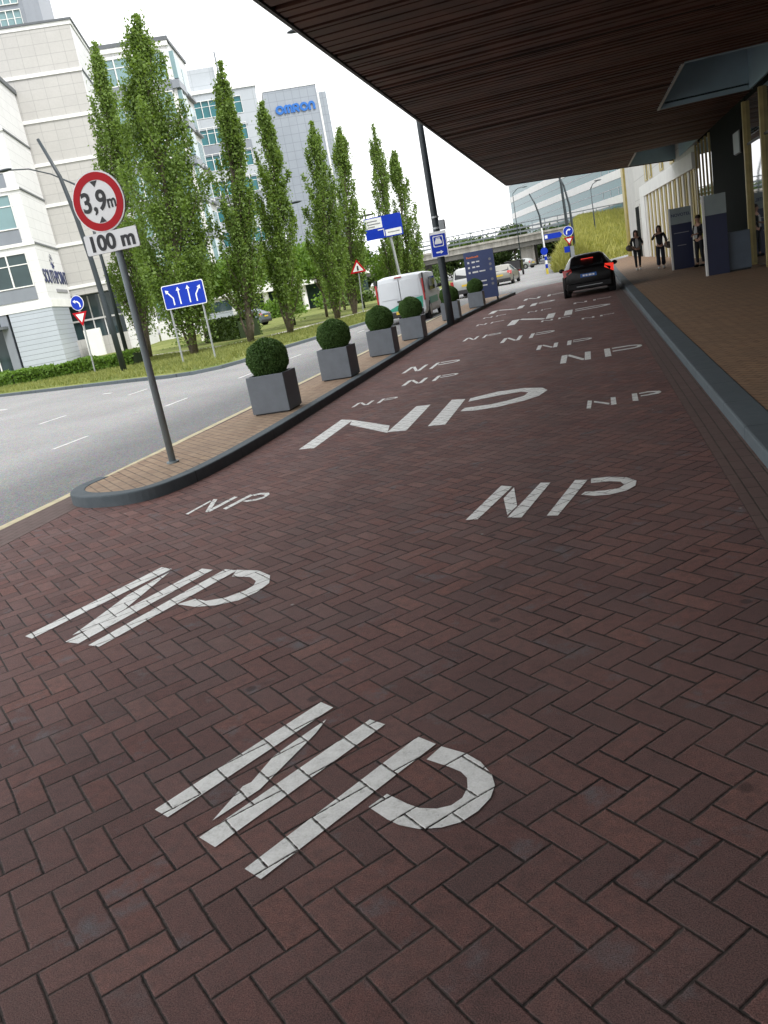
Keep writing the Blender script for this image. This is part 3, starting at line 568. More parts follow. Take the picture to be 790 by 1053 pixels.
# ============================================================ PLANTERS
def make_planter():
    e = empty('planter'); w2, h = .285, .56
    b = MB(); t = .035
    b.box(-w2, w2, -w2, -w2+t, .02, h); b.box(-w2, w2, w2-t, w2, .02, h); b.box(-w2, -w2+t, -w2+t, w2-t, .02, h); b.box(w2-t, w2, -w2+t, w2-t, .02, h)
    b.build('box', 'planter', e, bevel=.006)
    MB().box(-w2+.03, w2-.03, -w2+.03, w2-.03, -.0, .03).build('base', 'black', e)
    MB().box(-w2+t, w2-t, -w2+t, w2-t, h-.08, h-.04).build('soil', 'soil', e)
    MB().tube([(0, 0, h-.06), (0, 0, h+.1)], .02).build('stem', 'bark', e)
    n = 21000; P = RNG.normal(size=(n, 3)); P /= np.linalg.norm(P, axis=1)[:, None]
    lump = .009*np.sin(P[:, 0]*7+1)*np.sin(P[:, 1]*6+2)+.006*np.sin(P[:, 2]*9+P[:, 0]*5)
    P *= (.298+lump+RNG.uniform(-.03, .012, n))[:, None]; P[:, 2] = P[:, 2]*.96+h+.205
    f = quads('clipped_ball', P, .018, 'box', e, 1.4)
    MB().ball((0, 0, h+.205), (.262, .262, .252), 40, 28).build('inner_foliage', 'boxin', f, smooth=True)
    return e
pl0 = make_planter()
for i, (x, y, rz, lb) in enumerate([(-4.60, 11.2, .02, 'grey square planter with clipped box ball, nearest one behind the height limit sign'),
    (-4.55, 14.38, -.01, 'grey planter with box ball, second from the height limit sign'), (-4.52, 17.78, .02, 'grey planter with box ball in front of the white van, third from the sign'),
    (-4.49, 21.05, 0, 'grey planter with box ball just before the tall street lamp'), (-4.40, 26.8, .02, 'grey planter with box ball just behind the tall street lamp'),
    (-4.22, 32.0, -.02, 'grey planter with box ball, farthest one, at the foot of the navy information board')]):
    o = pl0 if i == 0 else copy_tree(pl0); o.location = (x, y, .112); o.rotation_euler.z = rz
    tag(o, lb, 'planter', 'planters in a row on the island')

# ============================================================ SIGNS
def disc(b, cx, cz, r, y0, y1, n=48): return b.plate([(cx+r*math.cos(2*math.pi*i/n), cz+r*math.sin(2*math.pi*i/n)) for i in range(n)], y0, y1)
def rrect(cx, cz, w_, h_, r, n=5):
    p = []
    for sx, sz, a0 in ((1, 1, 0), (-1, 1, 90), (-1, -1, 180), (1, -1, 270)):
        for k in range(n+1):
            a = R_(a0+90*k/n); p.append((cx+sx*(w_/2-r)+r*math.cos(a), cz+sz*(h_/2-r)+r*math.sin(a)))
    return p
sg = empty('height_limit_sign', (-4.74, 8.15, .112), 0, 'red-ringed 3,9 m height limit sign with 100 m plate at the island tip', 'road sign')
MB().tube([(0, 0, 0), (0, 0, 2.3), (-.005, 0, 3.1)], [.04, .038, .038], 20).build('post', 'signpole', sg, smooth=True)
MB().tube([(0, 0, 0), (0, 0, .02)], .07, 20).build('base_collar', 'signpole', sg)
CX, CZs = -.055, 2.83
f = disc(MB(), CX, CZs, .302, -.062, -.05).build('round_plate', 'white', sg)
disc(MB(), CX, CZs, .304, -.049, -.043).build('plate_back', 'grey', f)
MB().ring(CX, CZs, .212, .288, -.066, -.0625).build('red_ring', 'red', f)
for sgn in (1, -1): MB().plate([(CX-.042, CZs+sgn*.203), (CX+.042, CZs+sgn*.203), (CX, CZs+sgn*.145)], -.066, -.0625).build('triangle_mark', 'black', f)
text('lettering', '3,9', .275, 'black', (CX-.048, -.064, CZs+.0), f, bold=.006, sx=.90); text('lettering', 'm', .175, 'black', (CX+.150, -.064, CZs-.025), f, bold=.004, sx=.80)
p = MB().plate(rrect(-.02, 2.43, .63, .205, .02), -.062, -.05).build('distance_plate', 'white', sg)
MB().plate(rrect(-.02, 2.43, .634, .209, .02), -.049, -.045).build('plate_back', 'grey', p)
text('lettering', '100 m', .215, 'black', (-.02, -.064, 2.425), p, bold=.007, sx=1.02)
for z in (2.43, 2.72, 2.95): MB().box(-.05, .05, -.05, .045, z-.012, z+.012).build('clamp', 'steel', sg)

K = .95
def at_verge(x, y): return (x*K, y*K, .08)
def arrow_poly(pts, wd, head):
    """thick polyline with an arrow head, in the sign plane"""
    L_, Rr = [], []
    for i, q in enumerate(pts):
        a = Vector(pts[max(i-1, 0)]); c = Vector(pts[min(i+1, len(pts)-1)]); t = (c-a).normalized(); n = Vector((-t.y, t.x)); L_.append(Vector(q)+n*wd/2); Rr.append(Vector(q)-n*wd/2)
    t = (Vector(pts[-1])-Vector(pts[-2])).normalized(); n = Vector((-t.y, t.x)); e = Vector(pts[-1])
    quadsl = [[tuple(L_[i]), tuple(L_[i+1]), tuple(Rr[i+1]), tuple(Rr[i])] for i in range(len(pts)-1)]
    quadsl.append([tuple(e+n*head*.62), tuple(e+t*head), tuple(e-n*head*.62)]); return quadsl
def arrows(name, pl, mat, parent, y0, y1):
    b = MB()
    for p in pl: b.plate(p, y0, y1)
    return b.build(name, mat, parent)
# left turn + yield
x, y, z = at_verge(-23.27, 35.06); s2 = empty('turn_sign', (x, y, z), 0, 'round blue left-turn arrow sign above a yield triangle before the stone building', 'road sign')
MB().tube([(0, 0, 0), (.12, 0, 3.5)], .035, 10).build('post', 'steel', s2)
f = disc(MB(), .08, 3.12, .33, -.06, -.045, 32).build('round_plate', 'white', s2); disc(MB(), .08, 3.12, .305, -.064, -.061, 32).build('blue_face', 'blue', f)
arrows('arrow', arrow_poly([(.20, 2.92), (.19, 3.08), (.10, 3.18), (.0, 3.19)], .065, .13), 'white', f, -.068, -.065)
f = MB().plate([(-.30, 2.72), (.44, 2.72), (.07, 2.10)], -.06, -.045).build('yield_plate', 'red', s2); MB().plate([(-.15, 2.64), (.29, 2.64), (.07, 2.27)], -.064, -.061).build('white_face', 'white', f)
# lane arrows
x, y, z = at_verge(-15.9, 29.8); s3 = empty('lane_sign', (x, y, z), R_(3), 'wide blue sign with four white lane arrows on two posts under the poplars', 'road sign')
for px in (.12, 1.42): MB().tube([(px, 0, 0), (px, 0, 2.75)], .036, 10).build('post', 'steel', s3)
f = MB().plate(rrect(.80, 2.43, 1.66, .86, .07), -.06, -.045).build('plate', 'white', s3); MB().plate(rrect(.80, 2.43, 1.60, .80, .05), -.064, -.061).build('blue_face', 'blue', f)
for k, pts in enumerate(([(.36, 2.13), (.36, 2.38), (.18, 2.60)], [(.62, 2.13), (.61, 2.62)], [(1.00, 2.13), (1.00, 2.62)], [(1.27, 2.13), (1.27, 2.38), (1.42, 2.58)])):
    arrows('arrow', arrow_poly(pts, .05, .13), 'white', f, -.068, -.065)
# warning triangle
x, y, z = at_verge(-14.26, 52.3); s4 = empty('warning_sign', (x, y, z), 0, 'red bordered warning triangle on a thin post before the flyover', 'road sign')
MB().tube([(0, 0, 0), (.15, 0, 2.4)], .035, 8).build('post', 'steel', s4)
f = MB().plate([(-.35, 2.40), (.67, 2.40), (.16, 3.18)], -.06, -.045).build('plate', 'red', s4); MB().plate([(-.18, 2.49), (.50, 2.49), (.16, 3.0)], -.064, -.061).build('white_face', 'white', f)
MB().plate([(.10, 2.53), (.22, 2.53), (.20, 2.80), (.12, 2.80)], -.068, -.065).build('symbol', 'black', f)
# big direction sign
bs = empty('direction_sign', (-12.5, 55.0, .08), 0, 'large blue direction board with white text panels on a pale post behind the van', 'road sign')
MB().tube([(.55, 0, 0), (.25, 0, 4.2), (.15, 0, 5.0)], .09, 10).build('post', 'steel', bs)
f = MB().box(-1.35, 1.15, -.12, -.05, 4.35, 5.72).build('board', 'blue', bs); MB().box(-1.3, -.15, -.125, -.121, 5.02, 5.66).build('white_field', 'white', f)
MB().box(0, 1.08, -.125, -.121, 4.42, 4.82).build('white_field', 'white', f)
MB().box(-.5, -.08, -.126, -.121, 4.86, 4.92).box(-.12, -.07, -.126, -.121, 4.45, 4.9).build('route_line', 'white', f)
for zz, wd in ((5.48, .7), (5.3, .9), (5.14, .5)): MB().box(-1.15, -1.15+wd, -.129, -.1255, zz-.035, zz+.035).build('print_line', 'greytext', f)
MB().box(.15, .95, -.129, -.1255, 4.6, 4.66).build('print_line', 'greytext', f)
# information board on the island
ib = empty('information_board', (-4.90, 35.0, .112), 0, 'tall navy information board with orange heading and white lines behind the last planter', 'information board')
for px in (.06, 1.16): MB().box(px-.04, px+.04, -.02, .05, 0, .5).build('post', 'black', ib)
f = MB().box(0, 1.22, -.05, .07, .16, 2.08).build('panel', 'navy', ib)
b = MB()
for a, c, h_ in ((.10, .16, .07), (.17, .23, .045), (.24, .31, .05), (.32, .38, .065), (.39, .45, .045), (.46, .52, .05), (.53, .60, .065)): b.box(a, c, -.054, -.051, 1.83, 1.83+h_)
b.build('heading_print', 'orange', f)
for i, (zz, a, c) in enumerate(((1.66, .3, .62), (1.46, .3, .6), (1.26, .28, .82), (.86, .30, .82), (.68, .30, .82))):
    b = MB(); b.box(a, (a+c)/2-.03, -.054, -.051, zz-.03, zz+.035); b.box((a+c)/2+.02, c, -.054, -.051, zz-.02, zz+.03); b.build('print_line', 'white', f)
    MB().box(.12, .20, -.054, -.051, zz-.035, zz+.04).build('pictogram', 'white', f); disc(MB(), 1.05, zz+.02, .055, -.054, -.051, 16).build('round_symbol', 'greytext', f)

# ============================================================ STREET LAMPS
def lamp_head(parent, p, d=(-1, 0), s=1.0):
    d = Vector((d[0], d[1], 0)).normalized(); a = math.atan2(d.y, d.x)
    b = MB(); b.ball((0, 0, 0), (.42*s, .13*s, .075*s), 12, 8); o = b.build('lamp_head', 'pole', parent, smooth=True); o.location = p; o.rotation_euler = (0, 0, a)
    return o
tl = empty('street_lamp', (-4.05, 24.3, .112), 0, 'tall dark street lamp standing on the island between planters, blue stop sign on it', 'street lamp', 'dark street lamps')
MB().tube([(0, 0, 0), (0, 0, 1.2), (-.02, 0, 6), (-.06, 0, 8.3)], [.115, .11, .085, .07], 16).build('pole', 'pole', tl, smooth=True)
MB().tube([(-.06, 0, 8.2), (-.5, 0, 8.5), (-1.6, 0, 8.62), (-2.9, 0, 8.6)], [.05, .045, .035, .03], 10).build('arm', 'pole', tl, smooth=True)
lamp_head(tl, (-3.0, 0, 8.56), s=.75)
f = MB().plate(rrect(0.02, 2.28, .50, .70, .02), -.16, -.14).build('stop_sign', 'white', tl)
MB().plate(rrect(.02, 2.25, .44, .60, .02), -.164, -.161).build('blue_face', 'blue', f); MB().plate(rrect(.02, 2.36, .30, .30, .03), -.168, -.165).build('white_frame', 'white', f)
MB().plate(rrect(.02, 2.36, .25, .25, .03), -.172, -.169).build('blue_inset', 'blue', f)
b = MB(); b.plate([(-.08, 2.29), (.12, 2.29), (.12, 2.35), (.08, 2.43), (-.04, 2.43), (-.08, 2.35)], -.176, -.173); b.box(-.04, .08, -.176, -.173, 2.44, 2.46); b.build('vehicle_pictogram', 'white', f)
arrows('arrow', arrow_poly([(-.08, 2.06), (.05, 2.06)], .04, .08), 'white', f, -.168, -.165)
MB().box(.10, .26, -.12, .06, 2.66, 2.92).build('sensor_box', 'grey', tl, bevel=.01)
for z in (2.2, 2.7, 3.0): MB().tube([(0, 0, z), (0, 0, z+.05)], .118, 16).build('band', 'steel', tl)
def bow_lamp(loc, pts, lb, arm=None, r0=.10, grp='dark street lamps'):
    e = empty('street_lamp', loc, 0, lb, 'street lamp', grp)
    n = len(pts); MB().tube(pts, [r0-(r0*.52)*i/(n-1) for i in range(n)], 12).build('pole', 'pole', e, smooth=True)
    if arm: MB().tube(arm, [.045]*2+[.03]*(len(arm)-2), 8).build('arm', 'pole', e, smooth=True); lamp_head(e, arm[-1])
    return e
x, y, z = at_verge(-19.46, 31.43)
bow_lamp((x, y, z), [(0, 0, 0), (-.05, 0, 2.2), (-.16, 0, 4.4), (-.32, 0, 6.1), (-.55, 0, 7.6), (-1.06, 0, 9.05)], 'bowed dark mast leaning left, its bare tip against the beige stone building', r0=.125)
bow_lamp((-22.2, 36.5, .08), [(0, 0, 0), (-.02, 0, 4.5), (-.10, 0, 8.2)], 'dark lamp mast with a long arched arm reaching left, behind the round height sign',
         [(-.10, 0, 8.2), (-.45, 0, 8.5), (-1.5, 0, 9.15), (-2.6, 0, 9.6), (-3.9, 0, 9.80)], r0=.11)
bow_lamp((-18.2, 50, .08), [(0, 0, 0), (0, 0, 4), (.1, 0, 6.6)], 'street lamp among the poplars, only its head showing before the lettered tower', [(.1, 0, 6.6), (.5, 0, 6.95), (1.6, 0, 7.12)], r0=.08)
bow_lamp((-16.2, 60, .08), [(0, 0, 0), (0, 0, 4), (0, 0, 6.0)], 'thin street lamp whose head shows just above the blue direction board', [(0, 0, 6.0), (.6, 0, 6.3), (1.4, 0, 6.35)], r0=.07)
bow_lamp((-13.0, 62, .08), [(0, 0, 0), (0, 0, 4), (0.1, 0, 5.2)], 'thin street lamp whose head shows right of the last poplar', [(.1, 0, 5.2), (.4, 0, 5.5), (.9, 0, 5.6)], r0=.07)
bow_lamp((-3.43, 74, 0), [(0, 0, 0), (-.02, 0, 3.2), (-.09, 0, 4.65), (-.36, 0, 5.72), (-.72, 0, 6.55)], 'dark curved lamp mast bending left before the far office with ribbon windows', r0=.10)
bow_lamp((-1.36, 76, .0), [(0, 0, 0), (-.05, 0, 3.5), (-.17, 0, 7.0), (-.5, 0, 9.6)], 'thick dark mast right behind the round blue arrow sign, left one of the pair', r0=.16)
bow_lamp((-1.03, 79, .0), [(0, 0, 0), (0, 0, 3.2), (-.05, 0, 5.2), (-.35, 0, 7.0), (-1.2, 0, 9.0)], 'bowed dark mast right one of the pair behind the round blue arrow sign', r0=.13)
bow_lamp((1.15, 100, .4), [(0, 0, 0), (0, 0, 4), (-.05, 0, 7.2)], 'slender straight lamp post at the foot of the meadow slope, short arm to the right', [(-.05, 0, 7.0), (.2, 0, 7.5), (.8, 0, 7.8)], r0=.09)
bow_lamp((-9.5, 128, 0), [(0, 0, 0), (0, 0, 6), (0, 0, 10.6)], 'pale distant lamp seen through the flyover rails beside the street lamp', [(0, 0, 10.6), (.8, 0, 11.2), (1.8, 0, 11.2)], r0=.09)

# right turn sign group
rs = empty('turn_sign', (-1.2, 66, .0), 0, 'round blue right-turn arrow sign over a small yield triangle before the meadow slope', 'road sign')
MB().tube([(0, 0, 0), (0, 0, 3.3)], .05, 10).build('post', 'pole', rs)
f = disc(MB(), 0, 2.85, .38, -.1, -.08, 32).build('round_plate', 'white', rs); disc(MB(), 0, 2.85, .35, -.104, -.101, 32).build('blue_face', 'blue', f)
arrows('arrow', arrow_poly([(-.12, 2.64), (-.12, 2.84), (-.02, 2.95), (.06, 2.95)], .08, .15), 'white', f, -.108, -.105)
f = MB().plate([(-.36, 2.42), (.36, 2.42), (0, 1.82)], -.1, -.08).build('yield_plate', 'red', rs); MB().plate([(-.2, 2.33), (.2, 2.33), (0, 1.98)], -.104, -.101).build('white_face', 'white', f)
MB().box(-.42, -.02, -.1, -.08, 1.35, 1.78).build('small_plate', 'blue', rs); MB().box(.02, .3, -.1, -.08, .75, 1.75).build('grey_plate', 'grey', rs)
ds = empty('street_name_sign', (-3.25, 70, .25), 0, 'blue finger sign pointing right in front of the flyover', 'road sign')
MB().tube([(0, 0, 0), (0, 0, 3.1)], .05, 10).build('post', 'steel', ds); f = MB().plate([(.1, 2.35), (1.35, 2.35), (1.5, 2.55), (1.35, 2.75), (.1, 2.75)], -.06, -.02).build('finger', 'blue', ds)
MB().box(.14, .34, -.064, -.061, 2.43, 2.67).build('symbol', 'white', f)
bp = empty('striped_marker_post', (-3.15, 68, .0), 0, 'blue and white striped marker post with yellow foot where the side road forks', 'marker post')
MB().tube([(0, 0, 0), (0, 0, .45)], .09, 12).build('foot', 'yellow', bp)
for i in range(4): MB().tube([(0, 0, .45+i*.3), (0, 0, .75+i*.3)], .10, 12).build('band', 'blue' if i % 2 == 0 else 'white', bp)
MB().tube([(0, 0, 1.65), (-.05, 0, 3.5)], .06, 10).build('post', 'white', bp); disc(MB(), -.05, 1.75, .28, -.14, -.12, 24).build('round_plate', 'blue', bp)

# ============================================================ VEHICLES
def make_car(name, loc, rz, label, paint, L, W, H, style, plate='platey', lit=False, grp=None, cat='car'):
    e = empty(name, loc, rz, label, cat, grp); hw = W/2
    S = dict(  # y/L, z_bottom, belt z/H, top z/H, roof half width/hw, belt half width/hw
      hatch=[(0, .30, .60, .66, .66, .86), (.03, .22, .63, .70, .70, .95), (.18, .2, .655, .955, .64, 1), (.32, .2, .65, 1.0, .64, 1), (.48, .2, .64, .99, .64, 1), (.60, .2, .63, .90, .62, 1), (.76, .2, .60, .66, .72, .99), (.92, .2, .52, .55, .70, .94), (1, .28, .42, .45, .6, .80)],
      sedan=[(0, .30, .56, .60, .7, .86), (.02, .22, .62, .66, .74, .95), (.14, .2, .65, .69, .74, 1), (.27, .2, .65, .96, .62, 1), (.40, .2, .65, 1.0, .62, 1), (.52, .2, .64, .98, .62, 1), (.70, .2, .62, .67, .74, 1), (.92, .2, .52, .55, .70, .94), (1, .28, .42, .45, .6, .80)],
      suv=[(0, .32, .56, .60, .78, .90), (.02, .25, .58, .64, .78, .97), (.07, .22, .60, .95, .74, 1), (.20, .22, .60, 1.0, .74, 1), (.48, .22, .60, .99, .74, 1), (.58, .22, .60, .93, .72, 1), (.72, .22, .58, .63, .76, 1), (.94, .22, .52, .55, .74, .95), (1, .3, .42, .45, .6, .84)],
      van=[(0, .30, .52, .965, .86, .97), (.012, .24, .52, .985, .88, 1), (.10, .22, .52, 1.0, .88, 1), (.40, .22, .52, 1.0, .88, 1), (.68, .22, .50, .98, .86, 1), (.78, .22, .50, .80, .82, 1), (.88, .22, .48, .56, .8, .99), (.97, .22, .42, .45, .76, .94), (1, .3, .36, .38, .66, .86)])[style]
    rings = []
    for (ty, zb, bt, tp, rw, bw) in S:
        y = ty*L; b_ = bt*H; t_ = tp*H; B = hw*bw; Rw = hw*rw
        rings.append([(-B*.90, y, zb), (-B*.985, y, zb+.12), (-B, y, (zb+b_)*.52), (-B*.97, y, b_), (-Rw, y, t_-.05*(t_-b_ > .2)), (-Rw*.78, y, t_), (0, y, t_+.012),
                      (Rw*.78, y, t_), (Rw, y, t_-.05*(t_-b_ > .2)), (B*.97, y, b_), (B, y, (zb+b_)*.52), (B*.985, y, zb+.12), (B*.90, y, zb)])
    b = MB(); n = len(rings[0]); V = [p for r in rings for p in r]; F = []
    for i in range(len(rings)-1):
        for j in range(n-1): F.append((i*n+j, (i+1)*n+j, (i+1)*n+j+1, i*n+j+1))
        F.append((i*n+n-1, (i+1)*n+n-1, (i+1)*n, i*n))
    F.append(tuple(range(n))); k = (len(rings)-1)*n; F.append(tuple(k+j for j in range(n))[::-1]); b.add(V, F)
    body = b.build('body', paint, e, smooth=True, fix=True, bevel=.03)
    def pan(nm, quad, mat, off=.012, par=e, th=.012, ins=.09):
        q = [Vector(p) for p in quad]; c = sum(q, Vector())/4; nn = (q[1]-q[0]).cross(q[3]-q[0]).normalized()
        if nn.dot(c-Vector((0, L*.45, H*.45))) < 0: nn = -nn
        q = [c+(p-c)*(1-ins) for p in q]; o = [p+nn*off for p in q]; i_ = [p-nn*th for p in q]
        return MB().add([tuple(p) for p in o+i_], [(0, 1, 2, 3), (7, 6, 5, 4), (0, 4, 5, 1), (1, 5, 6, 2), (2, 6, 7, 3), (3, 7, 4, 0)]).build(nm, mat, par)
    g = dict(hatch=(1, 2, 5, 6), sedan=(2, 3, 5, 6), suv=(1, 2, 5, 6), van=(0, 1, 4, 6))[style]
    if style != 'van':
        r, s = rings[g[0]], rings[g[1]]; pan('rear_window', [r[4], r[8], s[8], s[4]], 'carglass')
    r, s = rings[g[2]], rings[g[3]]; pan('windscreen', [r[4], r[8], s[8], s[4]], 'carglass')
    for sd, (a, c) in ((-1, (3, 4)), (1, (9, 8))):
        for i in range(g[1] if style != 'van' else 4, g[3]):
            if style == 'van' and i > 5: break
            r, s = rings[i], rings[i+1]; pan('side_window', [r[a], s[a], s[c], r[c]], 'carglass', ins=.14)
    for sd in (-1, 1):
        for wy in (.17*L, .80*L):
            wx = sd*(hw-.10); rad = .315 if H < 1.8 else .34
            t = MB().tube([(wx-.11, wy, rad), (wx-.10, wy, rad), (wx+.10, wy, rad), (wx+.11, wy, rad)], [rad-.03, rad, rad, rad-.03], 24).build('wheel', 'rubber', e, smooth=True)
            MB().tube([(wx+sd*.112, wy, rad), (wx+sd*.122, wy, rad)], [rad*.62, rad*.55], 18).build('rim', 'rim', t)
            MB().ring(0, 0, rad, rad+.06, 0, .05, 24).build('wheel_arch', 'plasticd', e)
            a_ = [o for o in e.children if o.name.startswith('wheel_arch')][-1]; a_.location = (sd*(hw-.02), wy, rad+.01); a_.rotation_euler = (0, 0, math.pi/2)
        m_ = MB(); m_.ball((sd*(hw+.10), .66*L, H*.64), (.10, .05, .075), 12, 8); m_.tube([(sd*(hw-.04), .665*L, H*.60), (sd*(hw+.06), .665*L, H*.63)], .02, 6); m_.build('mirror', 'plasticd' if paint != 'carblack' else paint, e, smooth=True)
        if style == 'van': MB().box(sd*hw*.94, sd*hw*1.005, -.02, .10, .75, 1.55).build('tail_light', 'taill', e, bevel=.01); MB().box(sd*hw*.97, sd*hw*1.012, .02, .16, 1.0, 1.75).build('light_housing', 'plasticd', e)
        elif style == 'suv': MB().box(sd*hw*.80, sd*hw*1.0, -.03, .12, H*.40, H*.60).build('tail_light', 'taill', e, bevel=.02)
        else: MB().add([(sd*hw*.62, -.035, H*.62), (sd*hw*.97, .03, H*.50), (sd*hw*.99, .14, H*.68), (sd*hw*.66, .06, H*.70), (sd*hw*.62, .05, H*.62), (sd*hw*.95, .13, H*.50), (sd*hw*.93, .2, H*.66), (sd*hw*.64, .12, H*.67)],
             [(0, 1, 2, 3), (4, 7, 6, 5), (0, 4, 5, 1), (1, 5, 6, 2), (2, 6, 7, 3), (3, 7, 4, 0)]).build('brake_light' if lit else 'tail_light', 'brake' if lit and sd > 0 else 'taill', e, fix=True)
        MB().box(sd*hw*.45, sd*hw*.80, L-.06, L+.01-.02, H*.36, H*.44).build('headlight', 'white', e)
    MB().box(-hw*.86, hw*.86, -.05, .10, .24, .46).build('bumper', 'plasticd' if paint != 'carblack' else 'carblack', e, bevel=.03)
    pz = H*.50 if style in ('hatch', 'sedan') else (.42 if style == 'van' else H*.42)
    MB().box(-.26, .26, -.062 if style == 'van' else -.035, -.0, pz-.055, pz+.055).build('number_plate', plate, e)
    if lit:
        MB().box(-.20, .20, .56, .60, H*.88, H*.893).build('high_brake_light', 'brake', e)
        b = MB()
        for a, c in ((-.19, -.12), (-.10, -.03), (.0, .10), (.125, .19)): b.box(a, c, -.038, -.0355, pz-.028, pz+.028)
        b.build('plate_print', 'white', e)
        MB().box(-hw*.5, hw*.5, -.07, -.05, .33, .35).build('bumper_trim', 'steel', e)
    return e
make_car('taxi_car', (-.03, 29.0, 0), 0, 'black hatchback with lit brake lights and blue plate, driving away on the brick driveway', 'carblack', 4.3, 1.68, 1.35, 'hatch', 'plateb', True)
vn = make_car('van', (-6.95, 31.2, 0), R_(1), 'white delivery van with green stripe and dark corner pillars, seen from behind the planters', 'carwhite', 4.9, 1.86, 1.80, 'van', cat='van')
b = MB(); b.box(-.01, .01, -.012, -.004, .5, 1.65); b.build('door_gap', 'black', vn)
MB().box(-.14, .14, -.03, .02, 1.70, 1.745).build('high_brake_light', 'taill', vn); MB().box(-.16, .10, -.03, 0, .80, .87).build('door_handle', 'plasticd', vn)
MB().plate([(-.8, .50), (.80, .50), (.84, .92), (.2, .84), (-.4, .62)], -.02, -.012).build('green_stripe', 'green', vn)
for x_ in (-.42, .42): MB().box(x_-.33, x_+.33, -.014, -.006, .95, 1.60).build('door_panel', 'carwhite', vn, bevel=.01)
MB().box(.934, .945, .9, 2.9, .55, .80).build('green_stripe', 'green', vn); MB().box(.925, .94, 1.3, 2.6, 1.05, 1.55).build('side_window', 'carglass', vn)
make_car('parked_suv', (-6.65, 47.0, 0), R_(-3), 'silver SUV half hidden behind the navy information board', 'carsilver', 4.5, 1.8, 1.62, 'suv')
make_car('sedan', (-5.95, 58.5, 0), R_(-3), 'bronze-silver saloon right of the navy information board, driving towards the flyover', 'carbronze', 4.6, 1.76, 1.35, 'sedan')
make_car('distant_car', (-7.2, 118, 0), R_(60), 'small pale car far off under the flyover by the embankment', 'carsilver', 4.3, 1.7, 1.4, 'hatch')
make_car('distant_car', (-25.6, 64, .08), R_(80), 'grey car parked behind the poplars near the office podium', 'cargrey', 4.4, 1.75, 1.42, 'hatch')
tr = empty('trailer', (-6.95, 82, 0), 0, 'small black box trailer or truck between the saloon and the flyover pillar', 'trailer')
MB().box(-.8, .8, 0, 2.8, .42, 1.45).build('body', 'carblack', tr, bevel=.04); MB().box(-.7, .7, -.02, 0, .5, 1.36).build('tailgate', 'plasticd', tr)
for sd in (-1, 1): MB().tube([(sd*.74, 1.3, .3), (sd*.9, 1.3, .3)], .3, 18).build('wheel', 'rubber', tr); MB().box(sd*.6-.1, sd*.6+.1, -.035, -.02, .44, .52).build('tail_light', 'taill', tr)

